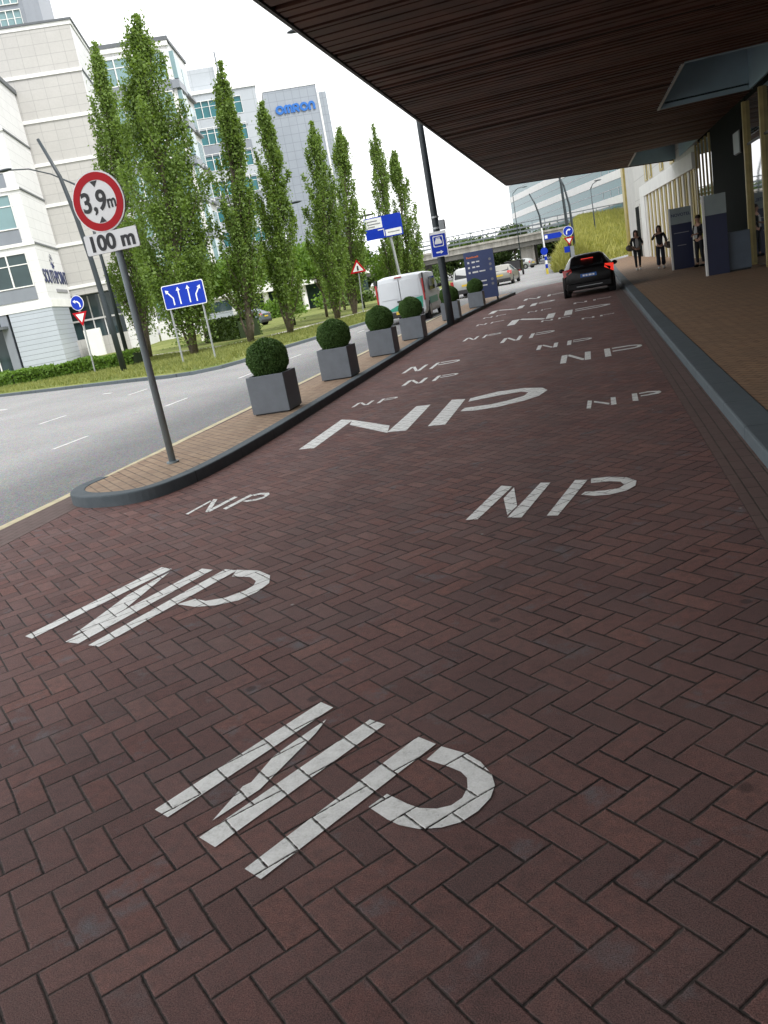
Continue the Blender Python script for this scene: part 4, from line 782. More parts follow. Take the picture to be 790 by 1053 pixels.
# ============================================================ PEOPLE
def skin_mesh(name, verts, edges, mat, parent, sub=1, root=0):
    me = bpy.data.meshes.new(name); me.from_pydata([v[:3] for v in verts], edges, []); me.materials.append(MT[mat])
    o = bpy.data.objects.new(name, me); COL.objects.link(o); o.parent = parent
    sk = o.modifiers.new('skin', 'SKIN'); sk.use_smooth_shade = True
    if not me.skin_vertices: me.attributes.new('x', 'FLOAT', 'POINT')
    bm = bmesh.new(); bm.from_mesh(me); lay = bm.verts.layers.skin.verify(); bm.verts.ensure_lookup_table()
    for i, v in enumerate(verts):
        r = v[3]; rr_ = v[4] if len(v) > 4 else r; bm.verts[i][lay].radius = (r, rr_); bm.verts[i][lay].use_root = (i == root)
    bm.to_mesh(me); bm.free()
    ss = o.modifiers.new('sub', 'SUBSURF'); ss.levels = sub; ss.render_levels = sub
    return o
def person(loc, rz, label, stride=.16, arms=None, trousers='denim', jacket='cloth', shirt='shirt', hair_long=True, wide=False, shoe='shoe', s=1.0, bag=None):
    e = empty('person', loc, rz, label, 'person'); e.scale = (s, s, s)
    # local -y is the way the person faces
    hip, kn, an = .93, .50, .09; fy = -stride; by = stride
    la, ra = arms
    V = [(0, 0, .96, .12, .10), (0, 0, 1.12, .11, .09), (0, 0, 1.30, .135, .10), (0, 0, 1.42, .12, .085), (0, -.0, 1.50, .05, .05), (0, -.015, 1.57, .065, .075), (0, -.02, 1.66, .08, .095), (0, -.01, 1.72, .055, .07),
         (-.09, 0, .90, .085, .085), (-.10, fy*.35-.03, kn, .055, .055), (-.10, fy, an, .038, .038), (-.10, fy-.13, .045, .035, .03),
         (.09, 0, .90, .085, .085), (.10, by*.35-.02, kn, .055, .055), (.10, by+.02, an, .038, .038), (.10, by-.11, .045, .035, .03)]
    E = [(0, 1), (1, 2), (2, 3), (3, 4), (4, 5), (5, 6), (6, 7), (0, 8), (8, 9), (9, 10), (10, 11), (0, 12), (12, 13), (13, 14), (14, 15)]
    for side, (el, wr) in ((-1, la), (1, ra)):
        i = len(V); V.append((side*.165, 0, 1.41, .05, .05)); V.append((*el, .038, .038)); V.append((*wr, .026, .026)); E += [(3, i), (i, i+1), (i+1, i+2)]
        d = (Vector(wr)-Vector(el)).normalized(); pm_ = Vector(wr)+d*.07; V.append((*pm_, .03, .018)); E.append((i+2, i+3)); sdv = d.orthogonal().normalized()
        for k, ln in enumerate((.062, .075, .07, .055)):
            q = pm_+sdv*(k-1.5)*.019+d*ln*.6; q2 = q+d*ln*.4+Vector((0, -.012, 0)); j = len(V); V.append((*q, .009, .009)); V.append((*q2, .008, .008)); E += [(i+3, j), (j, j+1)]
        q = Vector(wr)+d*.035+sdv*.05; j = len(V); V.append((*q, .010, .010)); V.append((*(q+d*.03), .009, .009)); E += [(i+2, j), (j, j+1)]
    body = skin_mesh('body', V, E, 'skin', e, 1)
    # face
    b = MB(); b.ball((0, -.115, 1.635), (.013, .02, .022), 8, 6); b.build('nose', 'skin', e, smooth=True)
    for sx in (-1, 1): MB().ball((sx*.032, -.097, 1.665), (.013, .008, .009), 8, 6).build('eye', 'black', e); MB().ball((sx*.082, -.01, 1.65), (.012, .022, .034), 8, 6).build('ear', 'skin', e, smooth=True)
    MB().ball((0, -.098, 1.595), (.025, .008, .008), 8, 6).build('mouth', 'red', e)
    if hair_long:
        h = MB().ball((0, .022, 1.685), (.103, .105, .095), 16, 10); h.ball((-.075, .02, 1.58), (.045, .06, .14), 10, 8); h.ball((.075, .02, 1.58), (.045, .06, .14), 10, 8); h.ball((0, .07, 1.57), (.09, .05, .15), 10, 8)
    else: h = MB().ball((0, .014, 1.70), (.098, .105, .085), 16, 10)
    h.build('hair', 'hair', e, smooth=True)
    lw = .085 if wide else .066; lw2 = .10 if wide else .050
    TV = [(0, 0, .97, .135, .115), (-.09, 0, .88, .105, .105), (-.10, fy*.35-.03, kn, lw, lw), (-.10, fy, .13, lw2, lw2), (.09, 0, .88, .105, .105), (.10, by*.35-.02, kn, lw, lw), (.10, by+.02, .13, lw2, lw2)]
    skin_mesh('trousers', TV, [(0, 1), (1, 2), (2, 3), (0, 4), (4, 5), (5, 6)], trousers, e, 1)
    JV = [(0, 0, .90, .15, .125), (0, 0, 1.10, .13, .11), (0, 0, 1.30, .155, .12), (0, 0, 1.435, .125, .095)]; JE = [(0, 1), (1, 2), (2, 3)]
    for side, (el, wr) in ((-1, la), (1, ra)):
        i = len(JV); JV.append((side*.17, 0, 1.415, .065, .065)); JV.append((*el, .055, .055)); JV.append((*(Vector(el)*.12+Vector(wr)*.88), .042, .042)); JE += [(3, i), (i, i+1), (i+1, i+2)]
    skin_mesh('jacket', JV, JE, jacket, e, 1)
    MB().add([(-.05, -.128, 1.40), (.05, -.128, 1.40), (.075, -.152, 1.25), (.06, -.155, 1.0), (-.06, -.155, 1.0), (-.075, -.152, 1.25), (0, -.05, 1.2)], [(0, 1, 2, 3, 4, 5), (1, 0, 6), (2, 1, 6), (3, 2, 6), (4, 3, 6), (5, 4, 6), (0, 5, 6)]).build('shirt', shirt, e)
    for sx, yy in ((-.10, fy), (.10, by)):
        MB().ball((sx, yy-.07, .05), (.05, .14, .05), 12, 8).build('shoe', shoe, e, smooth=True)
    if bag:
        g = empty('handbag', (0, 0, 0), 0); g.parent = None
        bpy.data.objects.remove(g)
        hb = MB().ball((0, 0, 0), (.19, .09, .14), 14, 10).build('handbag', 'leather', None, smooth=True)
        hb.location = Vector(loc)+Vector((bag[0], bag[1], bag[2])); hb.rotation_euler = (0, .25, rz)
        tag(hb, 'soft brown-grey handbag carried at the side of the second walking woman' if bag[3] else 'dark shoulder bag under the arm of the first walking woman', 'handbag')
        MB().tube([(-.10, 0, .10), (-.06, 0, .26), (.06, 0, .26), (.10, 0, .10)], .012, 8).build('strap', 'leather', hb)
    return e
person((2.2, 40.8, .10), R_(5), 'woman in dark jacket and light top walking towards the camera, left of two', .14,
       (((-.25, .02, 1.20), (-.20, -.12, 1.05)), ((.27, .02, 1.19), (.24, -.16, 1.12))), 'cloth', 'cloth', 'shirt', True, bag=(-.30, -.05, 1.02, 0))
person((3.0, 38.2, .10), R_(-4), 'woman in black with wide trousers walking, handbag at her side, right of two', .12,
       (((-.30, -.04, 1.22), (-.16, -.14, 1.40)), ((.27, -.02, 1.18), (.26, -.16, 1.02))), 'denim', 'cloth', 'cloth', True, True, s=1.0, bag=(.34, -.12, .92, 1))
person((4.02, 33.6, .10), R_(-50), 'man in dark suit standing between the two tall display panels', .03,
       (((-.24, .02, 1.18), (-.12, -.18, 1.12)), ((.24, .02, 1.18), (.10, -.20, 1.15))), 'cloth', 'cloth', 'shirt', False, shoe='black', s=1.04)
# ============================================================ VEGETATION
def poplar(name, loc, H, Rm, n, lb, grp, seed, lean=(0, 0), leaf='leaf', lsz=.088, low=.05):
    rg = np.random.default_rng(seed); e = empty(name, loc, 0, lb, 'poplar', grp)
    b = MB(); tr_ = []
    for i in range(9):
        t = i/8; tr_.append((lean[0]*t+.06*math.sin(3*t+seed), lean[1]*t, H*.97*t))
    b.tube(tr_, [max(.012, .17*(1-t/8)**.9*H/12) for t in range(9)], 10)
    b.tube([(.03, .05, 0), (.25, .05, .8), (.3, .1, H*.3)], [.09, .06, .03], 8); b.tube([(-.05, 0, 0), (-.22, -.05, 1.0), (-.3, .0, H*.33)], [.08, .055, .03], 8)
    prof = lambda u: float(np.interp(u, [0, .08, .2, .35, .5, .7, .85, .95, 1.0], [.35, .7, .95, 1.05, 1.0, .84, .58, .30, .05]))
    pts = []; nb = int(96*H/12); per = n//nb
    for k in range(nb):
        t0 = low+.80*rg.random()**1.2; az = rg.uniform(0, 6.283); ln = rg.uniform(.14, .26)*H*(1-.35*t0); z0 = t0*H
        z1 = min(H*rg.uniform(.97, 1.0), z0+ln); r1 = Rm*prof(z1/H)*rg.uniform(.45, 1.08)
        cxs, cys = math.cos(az), math.sin(az); br = []
        for q in np.linspace(0, 1, 5):
            r = r1*(q**.65); zz = z0+(z1-z0)*q; tt = zz/H; br.append((lean[0]*tt+cxs*r, lean[1]*tt+cys*r, zz))
        b.tube(br, [.030, .024, .018, .012, .006], 5, cap=False)
        q = np.clip(rg.choice(np.array([.3, .45, .6, .72, .84, .94, 1.0]), per)+rg.normal(size=per)*.045, .05, 1.05); r = r1*(q**.65); zz = z0+(z1-z0)*q
        sp = (.07+.13*np.sin(np.pi*np.clip(q, 0, 1)**.8))*Rm/1.2
        P = np.stack([lean[0]*zz/H+cxs*r, lean[1]*zz/H+cys*r, zz], 1)+rg.normal(size=(per, 3))*sp[:, None]*np.array([.85, .85, 1.9])
        pts.append(P)
    # leader tip
    m_ = n//40; zz = rg.uniform(.86, 1.03, m_)*H; pts.append(np.stack([lean[0]*zz/H+rg.normal(size=m_)*.07*Rm, lean[1]*zz/H+rg.normal(size=m_)*.07*Rm, zz], 1))
    b.build('trunk', 'bark', e, smooth=True)
    P = np.concatenate(pts); P[:, 2] = np.maximum(P[:, 2], .5); quads('crown', P, lsz, leaf, e, 1.5)
    return e
PG = 'Lombardy poplars along the verge'
poplar('poplar_tree', (-22.0, 38.0, .06), 14.0, 1.25, 25000, 'leftmost poplar, with the second highest top, against the pale stone building', PG, 1, (1.3, 0))
poplar('poplar_tree', (-17.5, 34.2, .06), 13.2, 1.85, 46000, 'tallest and broadest poplar, right behind the lane arrow sign', PG, 2, (1.0, 0))
poplar('poplar_tree', (-15.4, 36.0, .06), 11.35, 1.02, 19000, 'poplar third from the left, behind the nearest planter', PG, 3, (1.35, 0))
poplar('poplar_tree', (-14.35, 38.6, .06), 10.1, 1.08, 19000, 'poplar fourth from the left, in front of the lettered tower', PG, 4, (.85, 0))
poplar('poplar_tree', (-14.1, 46.0, .06), 10.2, 1.12, 17000, 'poplar left one of the pair right of the tower', PG, 5, (.6, 0))
poplar('poplar_tree', (-14.6, 51.5, .06), 10.6, 1.18, 17000, 'poplar right one of the pair, next to the warning triangle', PG, 6, (1.1, 0))
poplar('poplar_tree', (-13.6, 60.0, .06), 11.8, 1.0, 15000, 'slim poplar behind the blue direction board, left and taller of the last two', PG, 7, (.3, 0))
poplar('poplar_tree', (-12.75, 61.5, .06), 10.1, 1.15, 17000, 'bushy poplar farthest along the road, right of the blue direction board', PG, 8, (.3, 0))
def bushy(name, loc, H, Rm, n, lb, grp, seed, leaf='leafy', lsz=.16, trunk=.35, cat='tree', flat_=.8):
    rg = np.random.default_rng(seed); e = empty(name, loc, 0, lb, cat, grp); b = MB(); pts = []
    b.tube([(0, 0, 0), (.05, 0, H*trunk), (.02, .05, H*.8)], [.035*H**.7, .03*H**.7, .01], 8)
    nb = 26
    for k in range(nb):
        az = rg.uniform(0, 6.283); el = rg.uniform(-.25, 1.2); c = np.array([math.cos(az)*math.cos(el), math.sin(az)*math.cos(el), math.sin(el)*flat_])*Rm*rg.uniform(.45, .95)
        c[2] += H-Rm*flat_*1.05; b.tube([(0.03, 0, H*trunk*.9), (c[0]*.5, c[1]*.5, (H*trunk+c[2])*.5), tuple(c)], [.03, .02, .008], 5, cap=False)
        m_ = n//nb; pts.append(c+rg.normal(size=(m_, 3))*Rm*np.array([.23, .23, .15]))
    b.build('trunk', 'bark', e, smooth=True); quads('crown', np.concatenate(pts), lsz, leaf, e, 1.6); return e
YG = 'young bright green trees between the poplars'
for i, (x, y, h, r, lb) in enumerate([(-19.2, 44, 4.6, 1.7, 'young bright tree right of the lane arrow sign, leftmost of its row'), (-22.5, 46, 4.6, 1.8, 'young bright tree half behind the tallest poplar'),
    (-18.3, 50, 4.8, 1.8, 'young bright tree seen between the third and fourth poplar'), (-17.6, 55, 5.0, 1.9, 'young bright tree right of the fourth poplar'),
    (-17.4, 61, 5.4, 2.2, 'young bright tree below the lettered tower'), (-19.5, 66, 5.4, 2.2, 'young bright tree left of the pair of poplars, farther back'), (-15.5, 68, 4.2, 2.0, 'low bright tree behind the warning triangle')]):
    bushy('young_tree', (x, y, .06), h, r, 4200, lb, YG, 20+i)
DG = 'dark trees beyond the flyover'
for i in range(16):
    x = -74+i*4.9+random.uniform(-1, 1); y = 176+random.uniform(0, 26)
    bushy('background_tree', (x, y, -.05), random.uniform(6.0, 8.5), random.uniform(3.6, 4.8), 4200, 'dark leafy tree beyond the flyover, half hidden by its deck', DG, 40+i, 'leafd', .42, flat_=1.0)
for i, (x, y) in enumerate([(-24, 84), (-28, 92), (-19, 98), (-33, 88)]):
    bushy('bush', (x, y, .0), 2.2, 2.2, 3600, 'large green bush under the near side of the flyover', 'bushes before the flyover', 70+i, 'leafy' if i % 2 else 'leafd', .26, .15, 'bush', 1.0)
def hedge(pts, wd, h, n, lb, leaf='leafd'):
    e = empty('hedge', (pts[0][0], pts[0][1], .06), 0, lb, 'hedge'); P = []; tot = sum((Vector(b_)-Vector(a)).length for a, b_ in zip(pts, pts[1:]))
    core = MB()
    for a, b_ in zip(pts, pts[1:]):
        A, B = Vector(a), Vector(b_); L_ = (B-A).length; m_ = int(n*L_/tot); u = RNG.random(m_); s_ = RNG.uniform(-1, 1, m_); t = RNG.random(m_)
        face = RNG.random(m_); s_ = np.where(face < .45, -1+RNG.random(m_)*.15, s_); s_ = np.where(face > .8, 1-RNG.random(m_)*.15, s_); t = np.where((face >= .45) & (face <= .8), 1-.1*RNG.random(m_), t)
        d = (B-A)/L_; nn = Vector((-d.y, d.x)); bmp = 1+.10*np.sin(u*L_*2.1)+.06*np.sin(u*L_*5.3)
        P.append(np.stack([A.x-pts[0][0]+d.x*u*L_+nn.x*s_*wd/2, A.y-pts[0][1]+d.y*u*L_+nn.y*s_*wd/2, t*h*bmp], 1)+RNG.normal(size=(m_, 3))*.03)
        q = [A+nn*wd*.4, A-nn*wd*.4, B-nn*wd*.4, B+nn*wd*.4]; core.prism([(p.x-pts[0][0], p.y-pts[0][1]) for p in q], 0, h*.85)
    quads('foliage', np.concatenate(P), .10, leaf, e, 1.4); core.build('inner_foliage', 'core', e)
hedge([(-38, 40.5), (-27.0, 34.6), (-20.4, 34.4)], 1.1, .62, 16000, 'low clipped hedge along the verge in front of the stone building', 'leafy')
hedge([(-21.6, 46.0), (-18.6, 43.6)], 1.6, 1.15, 7000, 'dark dense hedge block behind the lane arrow sign')
def scatter_poly(poly, n, rg):
    xs = [p[0] for p in poly]; ys = [p[1] for p in poly]; out = []
    while sum(len(o) for o in out) < n:
        q = np.stack([rg.uniform(min(xs), max(xs), n), rg.uniform(min(ys), max(ys), n)], 1); ins = np.zeros(n, bool); j = len(poly)-1
        for i in range(len(poly)):
            xi, yi, xj, yj = *poly[i], *poly[j]; c = ((yi > q[:, 1]) != (yj > q[:, 1])) & (q[:, 0] < (xj-xi)*(q[:, 1]-yi)/(yj-yi+1e-9)+xi); ins ^= c; j = i
        out.append(q[ins])
    return np.concatenate(out)[:n]
rg0 = np.random.default_rng(5)
vp = [(-38, 36.5), (-30, 32.2), (-22.4, 28.6), (-14.6, 24.7), (-11.9, 23.4), (-11.5, 24.6), (-11.3, 28.5), (-10.7, 33), (-10.3, 38), (-9.9, 62), (-12.8, 62), (-14.0, 49), (-15.1, 40), (-17.5, 37), (-26, 42)]
q = scatter_poly(vp, 60000, rg0); cl = (np.sin(q[:, 0]*2.3+np.sin(q[:, 1]*1.7))+np.sin(q[:, 1]*3.1) > -.5) | (rg0.random(len(q)) < .35); q = q[cl]
tag(blades('grass', np.column_stack([q, np.full(len(q), .075)]), .13, .035, 'blade'), 'rough yellow-green grass tufts on the verge under the poplars', 'grass', kind='stuff')

# ============================================================ FLYOVER, EMBANKMENT
TOE = [(-3.0, 128), (-2.7, 90), (-2.9, 74), (-2.6, 68), (-1.8, 66.5), (-.2, 72), (3.5, 87), (9, 98), (30, 118), (60, 128)]
TOP = [(-.9, 137.5), (-.7, 136), (-.5, 134), (-.2, 133), (.4, 132), (1.5, 132), (5, 132.5), (12, 134), (34, 138), (64, 142)]
EZ = 5.6; rows_ = 14; V = []; F = []
TOEs, TOPs = [], []
for i in range(len(TOE)-1):
    for k in range(4):
        t = k/4; TOEs.append(tuple(Vector(TOE[i])*(1-t)+Vector(TOE[i+1])*t)); TOPs.append(tuple(Vector(TOP[i])*(1-t)+Vector(TOP[i+1])*t))
TOEs.append(TOE[-1]); TOPs.append(TOP[-1]); nx_ = len(TOEs)
def slope_pt(i, t):
    a, c = Vector(TOEs[i]), Vector(TOPs[i]); p = a*(1-t)+c*t; z = EZ*(t**.8); return (p.x, p.y, z-.03+.10*math.sin(p.x*.9+p.y*.3)*t*(1-t)*3)
for r in range(rows_+1):
    for i in range(nx_): V.append(slope_pt(i, r/rows_))
for r in range(rows_):
    for i in range(nx_-1): F.append((r*nx_+i, r*nx_+i+1, (r+1)*nx_+i+1, (r+1)*nx_+i))
o = MB().add(V, F).build('terrain', 'slope', smooth=True); o['kind'] = 'structure'
sheet('terrain', [(-.9, 132.8)]+[(x, y-.2) for x, y in TOP[3:]]+[(64, 170), (-.9, 160)], EZ-.05, 'slope', 6)
n = 52000; ii = rg0.integers(0, nx_-2, n); tt = rg0.random(n)**1.15*.99; ff = rg0.random(n); PP = np.zeros((n, 3))
A0 = np.array(TOEs); A1 = np.array(TOPs); a = A0[ii]*(1-ff[:, None])+A0[ii+1]*ff[:, None]; c = A1[ii]*(1-ff[:, None])+A1[ii+1]*ff[:, None]
PP[:, :2] = a*(1-tt[:, None])+c*tt[:, None]; PP[:, 2] = EZ*tt**.8-.08
tag(blades('meadow_grass', PP, .75, .12, 'tall'), 'tall yellow-green grass covering the embankment slope', 'grass', kind='stuff')
fl = empty('flyover', (0, 140, 0), 0, 'long concrete road flyover with grey guard rails crossing behind the cars', 'bridge')
MB().box(-260, -.95, 0, 12, 3.9, 5.0).box(-260, -.95, -.25, 0, 4.75, 5.05).build('deck', 'conc', fl)
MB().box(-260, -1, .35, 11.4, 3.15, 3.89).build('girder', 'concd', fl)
for zz, r in ((5.55, .13), (6.15, .12), (6.85, .07)): MB().box(-260, 10, -.1, .02, zz-r, zz+r).build('guard_rail', 'railm', fl)
b = MB()
for i in range(133): b.box(-258+2*i, -257.9+2*i, -.05, .05, 5.1, 6.85)
b.build('rail_posts', 'railm', fl)
for x in (-9.3, -28, -75): MB().box(x-1.1, x+1.1, 1.5, 10.5, -.1, 3.15).build('pier', 'conc', fl)
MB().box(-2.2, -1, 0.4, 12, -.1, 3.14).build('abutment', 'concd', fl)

# ============================================================ BUILDINGS ON THE LEFT (local x = e2, local y = e1)
O_ = (-40.1596, 57.2198, 0); BR = R_(22.43)
def win(parent, x0, x1, y, z0, z1, mat='glass', nm=3, side=False, fr='ledge', hopen=True, d=.12):
    """one glazed opening standing proud of the wall plane; side=True puts it on a face looking to local +x"""
    bx = (lambda b, a0, a1, p0, p1, c0, c1: b.box(a0, a1, y-p1, y-p0, c0, c1)) if not side else (lambda b, a0, a1, p0, p1, c0, c1: b.box(y+p0, y+p1, a0, a1, c0, c1))
    b = MB(); bx(b, x0, x1, .003, .03, z0, z1); f = b.build('window', mat, parent); b = MB()
    for i in range(nm+1):
        x = x0+(x1-x0)*i/nm; bx(b, max(x0, x-.05), min(x1, x+.05), .031, d, z0, z1)
    bx(b, x0, x1, .031, d, z0-.08, z0-.002); bx(b, x0, x1, .031, d, z1+.002, z1+.08)
    if hopen: bx(b, x0+.06, x1-.06, .031, .07, z0+(z1-z0)*.66, z0+(z1-z0)*.66+.07)
    b.build('frame', fr, f); return f
b1 = empty('office_building', O_, BR, 'pale stone office block with dark lettering and ribbed grey base, far left', 'building')
MB().box(-30, -.01, 0.01, 7.8, 5.05, 21.4).build('wall', 'wstone', b1)
MB().box(-3.3, -.0, -.02, 5.9, 0, 4.45).build('ribbed_base', 'corr', b1)
MB().box(-30, .06, -.08, 7.85, 4.452, 5.05).build('band', 'ledge', b1); MB().box(-30.1, .12, -.12, 7.92, 21.402, 21.75).build('coping', 'dledge', b1)
for z in (9.25, 13.2, 17.3): MB().box(-30, .05, -.10, -.0, z-.12, z+.12).build('ledge', 'ledge', b1); MB().box(.0, .07, 0, 7.8, z-.07, z+.07).build('shadow_joint', 'dledge', b1)
for z in (5.05, 9.25, 13.2, 17.3):
    MB().box(-29, -.80, -.06, -.0, z+.14, z+1.1).build('spandrel', 'spandrel', b1)
    for k in range(3): win(b1, -9.8+k*3.02, -6.85+k*3.02, 0, z+1.22, z+3.55, 'glass' if z > 6 else 'glassd', 2)
MB().box(-30, -3.32, .6, 1.0, 0, 4.44).build('glass_entrance', 'glassd', b1); MB().box(-4.1, -3.5, .0, .55, 0, 4.44).build('column', 'spandrel', b1)
MB().box(-7, -3.6, -1.2, .5, 3.4, 3.6).build('entrance_canopy', 'dledge', b1)
for k in range(3): MB().box(-5.2-k*1.3, -5.1-k*1.3, .5, .58, 0, 4.4).build('mullion', 'ledge', b1)
lt = text('lettering', 'SOUTHPOINT', 1.5, 'navytext', (.03, 4.1, 6.75), b1, (math.pi/2, 0, math.pi/2), .02, bold=.006, sx=.84)
text('lettering', 'THE CENTRE OF BUSINESS', .36, 'greytext', (.03, 5.0, 5.75), b1, (math.pi/2, 0, math.pi/2), .02) if False else MB().box(.0, .05, 3.2, 7.0, 5.62, 5.86).build('small_print', 'greytext', b1)
b = MB()
for k in range(10):
    a = 2*math.pi*k/10; cy, cz = 4.1, 8.05
    b.add([(.01, cy+.2*math.cos(a), cz+.2*math.sin(a)), (.06, cy+.2*math.cos(a+.25), cz+.2*math.sin(a+.25)), (.06, cy+.62*math.cos(a+.55), cz+.62*math.sin(a+.55)), (.01, cy+.62*math.cos(a+.4), cz+.62*math.sin(a+.4))], [(0, 1, 2, 3)])
b.build('star_emblem', 'navytext', b1)

b2 = empty('office_building', O_, BR, 'beige stone block with blank gridded front and white ledges, behind the lettered block', 'building')
MB().box(-34, 5.55, 7.95, 16.3, 5.3, 25.9).build('wall', 'stone', b2); MB().box(5.56, 5.62, 7.96, 16.3, 5.3, 25.85).build('sunlit_side', 'wstone', b2)  # right side in paler stone than the front, painting in its sunlight
MB().box(-34, 3.9, 9.6, 16.2, 0, 5.29).build('ground_floor', 'glassd', b2); MB().box(3.9, 5.5, 8.2, 16.2, 0, 5.29).build('pier', 'wstone', b2)
MB().box(-34, 5.7, 7.9, 16.35, 25.902, 26.2).build('coping', 'ledge', b2); MB().box(-34, 5.8, 7.82, 16.38, 26.202, 26.36).build('roof_edge', 'dledge', b2)
for z in (22.59, 19.26, 15.94, 12.75, 9.5, 6.0): MB().box(-34, 5.66, 7.86, 7.948, z-.13, z+.13).build('ledge', 'ledge', b2); MB().box(5.621, 5.70, 7.95, 16.3, z-.07, z+.07).build('shadow_joint', 'dledge', b2)
for k in range(7): MB().box(-3+k*1.0, -2.92+k*1.0, 9.4, 9.59, 0, 5.2).build('mullion', 'ledge', b2)
MB().box(-3, 3.8, 9.35, 9.58, 3.1, 3.25).build('transom', 'ledge', b2)
MB().box(-2.5, 3.9, 5.5, 9.3, 0, 1.6).build('planter_wall', 'stone', b2); MB().box(1.0, 2.3, 4.0, 4.6, 0, 2.3).build('white_kiosk', 'ledge', b2)

b3 = empty('office_building', O_, BR, 'office block with stacked glass corner bays and grey spandrels behind the tallest poplar', 'building')
MB().box(5.63, 12.3, 16.6, 60, 0, 26.2).build('wall', 'wstone', b3); MB().box(5.5, 12.7, 16.4, 60, 26.21, 26.55).build('roof_edge', 'dledge', b3); MB().box(5.6, 12.6, 16.45, 60, 25.8, 26.2).build('coping', 'ledge', b3)
for k in range(7):
    z = 2.6+3.32*k
    win(b3, 5.9, 12.1, 16.6, z+.55, z+2.75, 'glass', 4); MB().box(5.8, 12.25, 16.5, 16.598, z-.55, z+.45).build('spandrel', 'spandrel', b3)
# angled right flank, its own frame
fa = R_(-15.0)-R_(-22.43)
fk = bpy.data.objects.new('right_flank', None); COL.objects.link(fk); fk.parent = b3; fk.location = (12.5, 16.5, 0); fk.rotation_euler = (0, 0, -fa)
MB().box(-4, 0, .1, 8.4, 0, 26.2).build('flank_wall', 'wstone', fk); MB().box(-4, .15, 0, 8.5, 26.21, 26.5).build('coping', 'dledge', fk)
for k in range(7):
    z = 2.6+3.32*k
    MB().box(.0, .35, 4.6, 8.3, z-.1, z+.1).build('ledge', 'dledge', fk); MB().box(.003, .05, 5.2, 7.6, z+.55, z+2.5).build('flank_window', 'glass', fk); MB().box(.003, .40, .15, .55, z+.5, z+2.8).build('flank_window', 'glass', fk)
    MB().box(-.3, .42, -.15, 3.2, z-.35, z+.35).build('balcony_spandrel', 'spandrel', fk); MB().box(.003, .3, .8, 3.0, z+.5, z+2.7).build('flank_bay', 'glass', fk)

b4 = empty('office_building', O_, BR, 'office block with teal windows and rooftop penthouse, left of the lettered tower', 'building')
MB().box(6, 22.9, 80, 100, 0, 36.1).build('wall', 'tile2', b4); MB().box(5.8, 23.1, 79.8, 100.2, 36.101, 36.6).build('roof_edge', 'ledge', b4)
MB().box(12.2, 17.0, 83, 96, 36.61, 40.6).build('penthouse', 'tile2', b4); MB().tube([(17.6, 82, 36.6), (17.6, 82, 42.5)], .12, 6).build('mast', 'railm', b4)
for k in range(8):
    z = 3.2+4.05*k
    for j in range(3): win(b4, 8.4+4.1*j, 12.1+4.1*j, 80, z+.9, z+3.4, 'teal', 3, d=.25)
    MB().box(8, 20.6, 79.8, 79.99, z-.9, z+.75).build('spandrel', 'tile2' if k % 2 else 'spandrel', b4)
b5 = empty('lettered_tower', O_, BR, 'blue-grey tiled windowless tower with blue lettering near its top', 'building')
MB().box(25.2, 35.2, 100, 118, 0, 39.4).build('wall', 'tile', b5); MB().box(35.21, 35.6, 100.6, 118, 0, 38.2).build('light_strip', 'ledge', b5); MB().box(35.61, 37.3, 103, 118, 0, 38.6).build('rear_wing', 'tile', b5)
MB().box(25.1, 35.3, 99.9, 118.1, 39.401, 39.6).build('coping', 'ledge', b5)
b = MB()
for i in range(12): b.box(25.6+i*.8, 25.66+i*.8, 100.2, 100.26, 39.6, 40.3)
b.build('roof_railing', 'railm', b5)
def stroke(pts, wd, x0, z0, sc_):
    P = [Vector((x0+a*sc_, z0+c*sc_)) for a, c in pts]; L_, Q_ = [], []
    for i, p in enumerate(P):
        t = (P[min(i+1, len(P)-1)]-P[max(i-1, 0)]).normalized(); n = Vector((-t.y, t.x))*wd/2; L_.append(tuple(p+n)); Q_.append(tuple(p-n))
    return [[L_[i], L_[i+1], Q_[i+1], Q_[i]] for i in range(len(P)-1)]
def arc(cx, cz, rx, rz, a0, a1, n=10): return [(cx+rx*math.cos(R_(a0+(a1-a0)*k/n)), cz+rz*math.sin(R_(a0+(a1-a0)*k/n))) for k in range(n+1)]
LT = dict(O=[arc(.5, .5, .42, .40, 0, 360, 20)], M=[[(.08, 0), (.08, .6)]+arc(.30, .62, .22, .26, 180, 0)+[(.52, 0)], [(.52, .6)]+arc(.74, .62, .22, .26, 180, 0)+[(.96, 0)]],
 R=[[(.1, 0), (.1, .9), (.5, .9)]+arc(.5, .66, .24, .24, 90, -90)+[(.12, .42)], [(.42, .42), (.78, 0)]], N=[[(.1, 0), (.1, .5)]+arc(.42, .56, .32, .34, 180, 0)+[(.74, 0)]])
xx = 27.0
for ch, adv in (('O', 1.12), ('M', 1.16), ('R', .98), ('O', 1.12), ('N', .9)):
    b = MB(); k = 0
    for st in LT[ch]:
        for q in stroke(st, .42, xx, 35.2, 1.42): b.plate(q, 99.75+.004*k, 99.97); k += 1
    b.build('letter', 'bluetext', b5); xx += adv*1.42
b0 = empty('glass_tower', O_, BR, 'glass and metal tower top showing over the beige block at the upper left corner', 'building')
MB().box(-24, -6.4, 60, 75, 0, 52).build('wall', 'spandrel', b0)
MB().prism([(-6.39, 60), (-4.9, 64), (-4.9, 75), (-6.39, 75)], 0, 52).build('sloping_flank', 'spandrel', b0)
for k in range(3):
    for j in range(3): win(b0, -16.2+3.2*j, -13.3+3.2*j, 60, 38.6+3.6*k, 41.4+3.6*k, 'glass', 3, d=.2)
MB().box(-9.5, -7.6, 5.6, 7.2, 26.4, 27.6).build('x', 'ledge', b0) if False else None
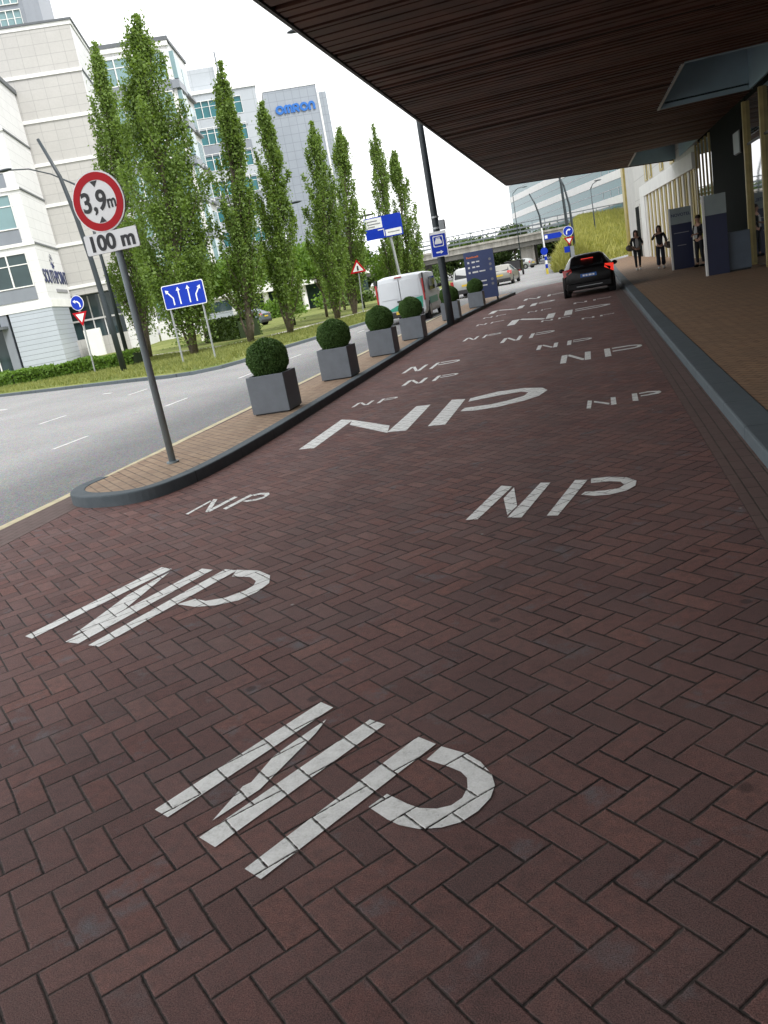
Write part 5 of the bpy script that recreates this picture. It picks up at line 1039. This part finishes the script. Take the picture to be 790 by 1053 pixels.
rp = empty('rooftop_unit', O_, BR, 'small pale ventilation unit on the roof of the beige block', 'ventilation unit')
MB().box(2.7, 4.4, 11.5, 13, 26.37, 27.5).build('housing', 'ledge', rp); MB().box(2.9, 3.2, 11.3, 11.49, 26.5, 27.3).build('louvre', 'spandrel', rp)
# low podium with columns behind the poplars
pd = empty('podium_building', O_, BR, 'low white podium with columns and dark openings behind the young trees', 'building')
MB().box(10, 31, 42, 60, 3.2, 5.4).build('upper_band', 'ledge', pd); MB().box(10, 31, 46, 60, 0, 3.19).build('recessed_front', 'glassd', pd)
for k in range(4): MB().tube([(12+k*5, 43, 0), (12+k*5, 43, 3.19)], .38, 14).build('column', 'ledge', pd)
MB().box(24, 34, 40, 41, 0, 1.1).build('low_wall', 'stone', pd)
ks = empty('gatehouse', (-24.2, 51.5, .08), R_(20), 'small white gatehouse with dark window and ribbed grey shutter behind the hedge', 'building')
MB().box(-1.2, 1.3, 0, 2.5, 0, 2.5).build('wall', 'ledge', ks); MB().box(-.6, 1.25, -.05, -.0, 0, 1.6).build('shutter', 'corr', ks); MB().box(-.6, 1.25, -.04, -.0, 1.65, 2.3).build('window', 'glassd', ks); MB().box(-1.4, 1.5, -.2, 2.7, 2.501, 2.7).build('roof', 'ledge', ks)
# office building with ribbon windows behind the flyover
of = empty('office_building', (-18.0, 230, 0), math.atan2(-.95, .31), 'large office block with teal ribbon windows and white bands behind the flyover', 'building')
MB().box(0, 140, .3, 30, 0, 31).build('wall', 'tile2', of)
for k in range(7):
    z = 3.4+4.05*k
    MB().box(-.2, 140, -.02, .29, z, z+1.35).build('white_band', 'ledge', of)
    f = MB().box(0, 140, .1, .28, z+1.36, z+4.04).build('window', 'teal', of)
    MB().box(0, 140, .04, .099, z+2.6, z+2.72).build('transom', 'tile2', f)
    for i in range(12): MB().box(70+4*i, 70.25+4*i, .06, .099, z+1.36, z+2.6).build('mullion', 'tile2', f)
    if k in (2, 3):
        for i in range(5): MB().box(86+6*i, 89.5+6*i, .07, .099, z+1.9, z+2.5).build('open_sash', 'glassd', f)
